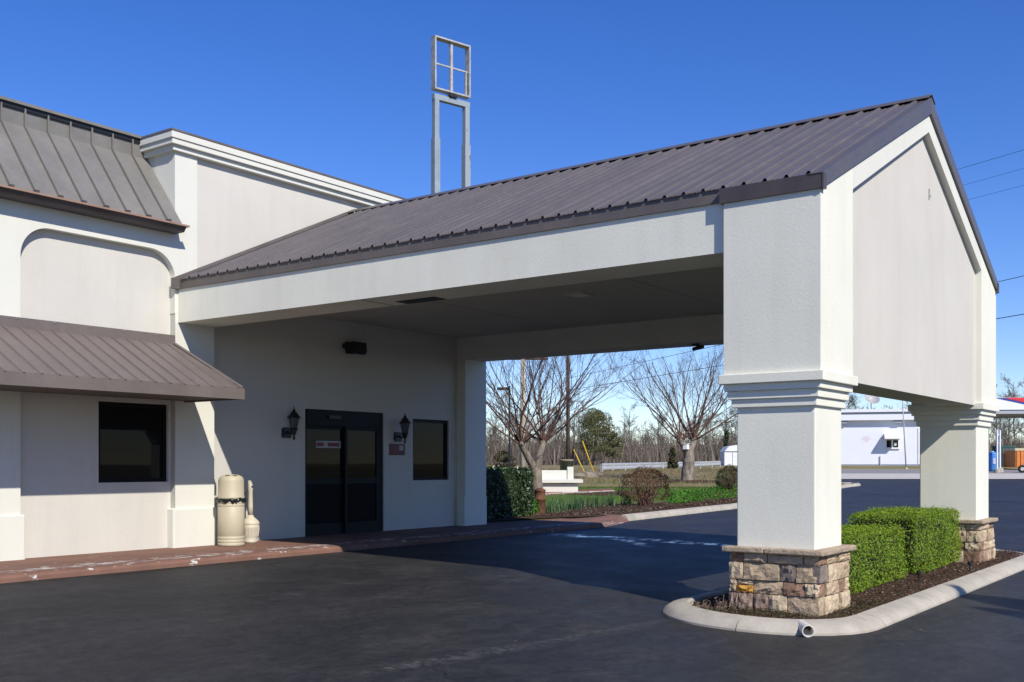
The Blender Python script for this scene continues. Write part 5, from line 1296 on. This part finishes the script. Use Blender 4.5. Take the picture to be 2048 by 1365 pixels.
# undergrowth as one mass
def brush():
    g = random.Random(5); m = MB(); RR = np.random.default_rng(5)
    for k in range(16000):
        px = g.uniform(940, 2300); d = g.uniform(99, 175)
        if 1650 < px and d < 112: d += 25
        q = at(px, 930, d); z = wz(q.x, q.y); h = g.uniform(.8, 3.2) * (1 + .5 * (d - 99) / 76); w_ = g.uniform(.015, .05); l = RV * g.gauss(0, h * .18) + FV * g.gauss(0, h * .1)
        A = Vector((q.x, q.y, z)); B = A + l + Vector((0, 0, h)); s = RV * w_; m.add([A - s, A + s, B + s * .3, B - s * .3], [(0, 1, 2, 3)])
        if k % 2:
            C = A.lerp(B, g.uniform(.3, .8)); D_ = C + RV * g.gauss(0, .7) + Vector((0, 0, g.uniform(.2, 1.0))); m.add([C - s * .7, C + s * .7, D_], [(0, 1, 2)])
    o = m.build('brush', 'brush_twig', None, kind='stuff'); tag(o, 'brown tangled undergrowth filling the foot of the wood', 'undergrowth')
brush()
def bank_fn(u, v):
    d = 182 + v * 60; x, y = dr(d, -60 + u * 190); return (x, y, wz(x, y) + 4.4 * math.sin(PI * min(.5, v)) * (.8 + .2 * math.sin(u * 37) + .1 * math.sin(u * 90)))
sheet('wooded_hill', [k / 80 for k in range(81)], [0, .1, .2, .35, .5, 1.0], bank_fn, 'earth')
def evergreen(px, py0, py1, wpx, d, label, seed, n, mat='pine_leaf', cone=False, size=.32):
    b_ = at(px, 935, d); b_.z = wz(b_.x, b_.y); zt = at(px, py0, d).z; zc = at(px, py1, d).z; W = wpx / FPX * d / 2; t = thing('evergreen_tree', b_, label, 'tree'); r = np.random.default_rng(seed)
    MB().tube([b_ - Vector((0, 0, .2)), Vector((b_.x + .1, b_.y, (b_.z + zt) / 2)), Vector((b_.x, b_.y, zt - .2))], [.16, .12, .04], 8).build('trunk', 'bark_far', t)
    P, V = [], []; nc = 26 if n < 2000 else 70; Hc = zt - zc
    for k in range(nc):
        f = r.random(); z = zc + Hc * f; rad = W * ((1 - f) * .95 + .05 if cone else math.sqrt(max(.05, 1 - (2 * f - .85) ** 2 * .8))); a = r.uniform(0, 6.283); rr = rad * (r.random() ** .5) * .85
        c = np.array([b_.x + rr * math.cos(a), b_.y + rr * math.sin(a), z]); nn = n // nc; q, v = blob_pts(c, W * .30, W * .30, Hc * .11, nn, r, -1.0); P.append(q); V.append(v)
    leaves_mesh('crown', np.concatenate(P), np.concatenate(V), size, mat, t, seed, .4, .9)
evergreen(1190, 824, 900, 84, 98, 'rounded olive green pine standing in front of the bare wood', 301, 7000, size=.2)
evergreen(1227, 868, 912, 40, 97, 'small olive pine right of the rounded pine', 302, 1800, size=.2)
evergreen(1453, 866, 925, 26, 104, 'small dark cedar right above the white shed', 303, 1200, 'laurel_leaf', True, .28)
evergreen(1010, 902, 938, 46, 70, 'low olive evergreen behind the laurel shrub', 304, 900, 'olive_leaf', False, .22)
evergreen(1345, 898, 938, 26, 64, 'small spiky dark bush at the guard rail', 305, 500, 'olive_leaf', True, .25)

# a tall narrow cedar beyond the right edge of the picture whose tip shades the asphalt by the island
def cedar():
    b_ = Vector((8.75, -6.75, lot_z(8.75, -6.75))); H = 9.3; t = thing('cedar_tree', b_, 'tall narrow cedar to the right of the viewpoint', 'tree'); r = np.random.default_rng(9); P, V = [], []
    MB().tube([b_ - Vector((0, 0, .2)), b_ + Vector((0, 0, H * .95))], [.14, .03], 8).build('trunk', 'bark', t)
    for (ox, oy, h0, h1, rad, n) in ((0, 0, .8, H, 2.3, 12000), (.75, -.45, 3, 8.7, 1.3, 2600), (-.6, .5, 3, 8.3, 1.2, 2600), (.3, .9, 2, 7.6, 1.2, 2200), (1.3, -.9, 3, 7.9, .9, 2000)):
        f = r.random(n) ** .75; z = h0 + (h1 - h0) * f; rr = rad * (1 - f) ** .8 * r.random(n) ** .5 + .03; a = r.uniform(0, 6.283, n)
        P.append(np.stack([b_.x + ox + rr * np.cos(a), b_.y + oy + rr * np.sin(a), b_.z + z], 1)); V.append(np.stack([np.cos(a), np.sin(a), np.ones(n) * .6], 1))
    leaves_mesh('crown', np.concatenate(P), np.concatenate(V), .22, 'laurel_leaf', t, 9, .4, .7)
cedar()
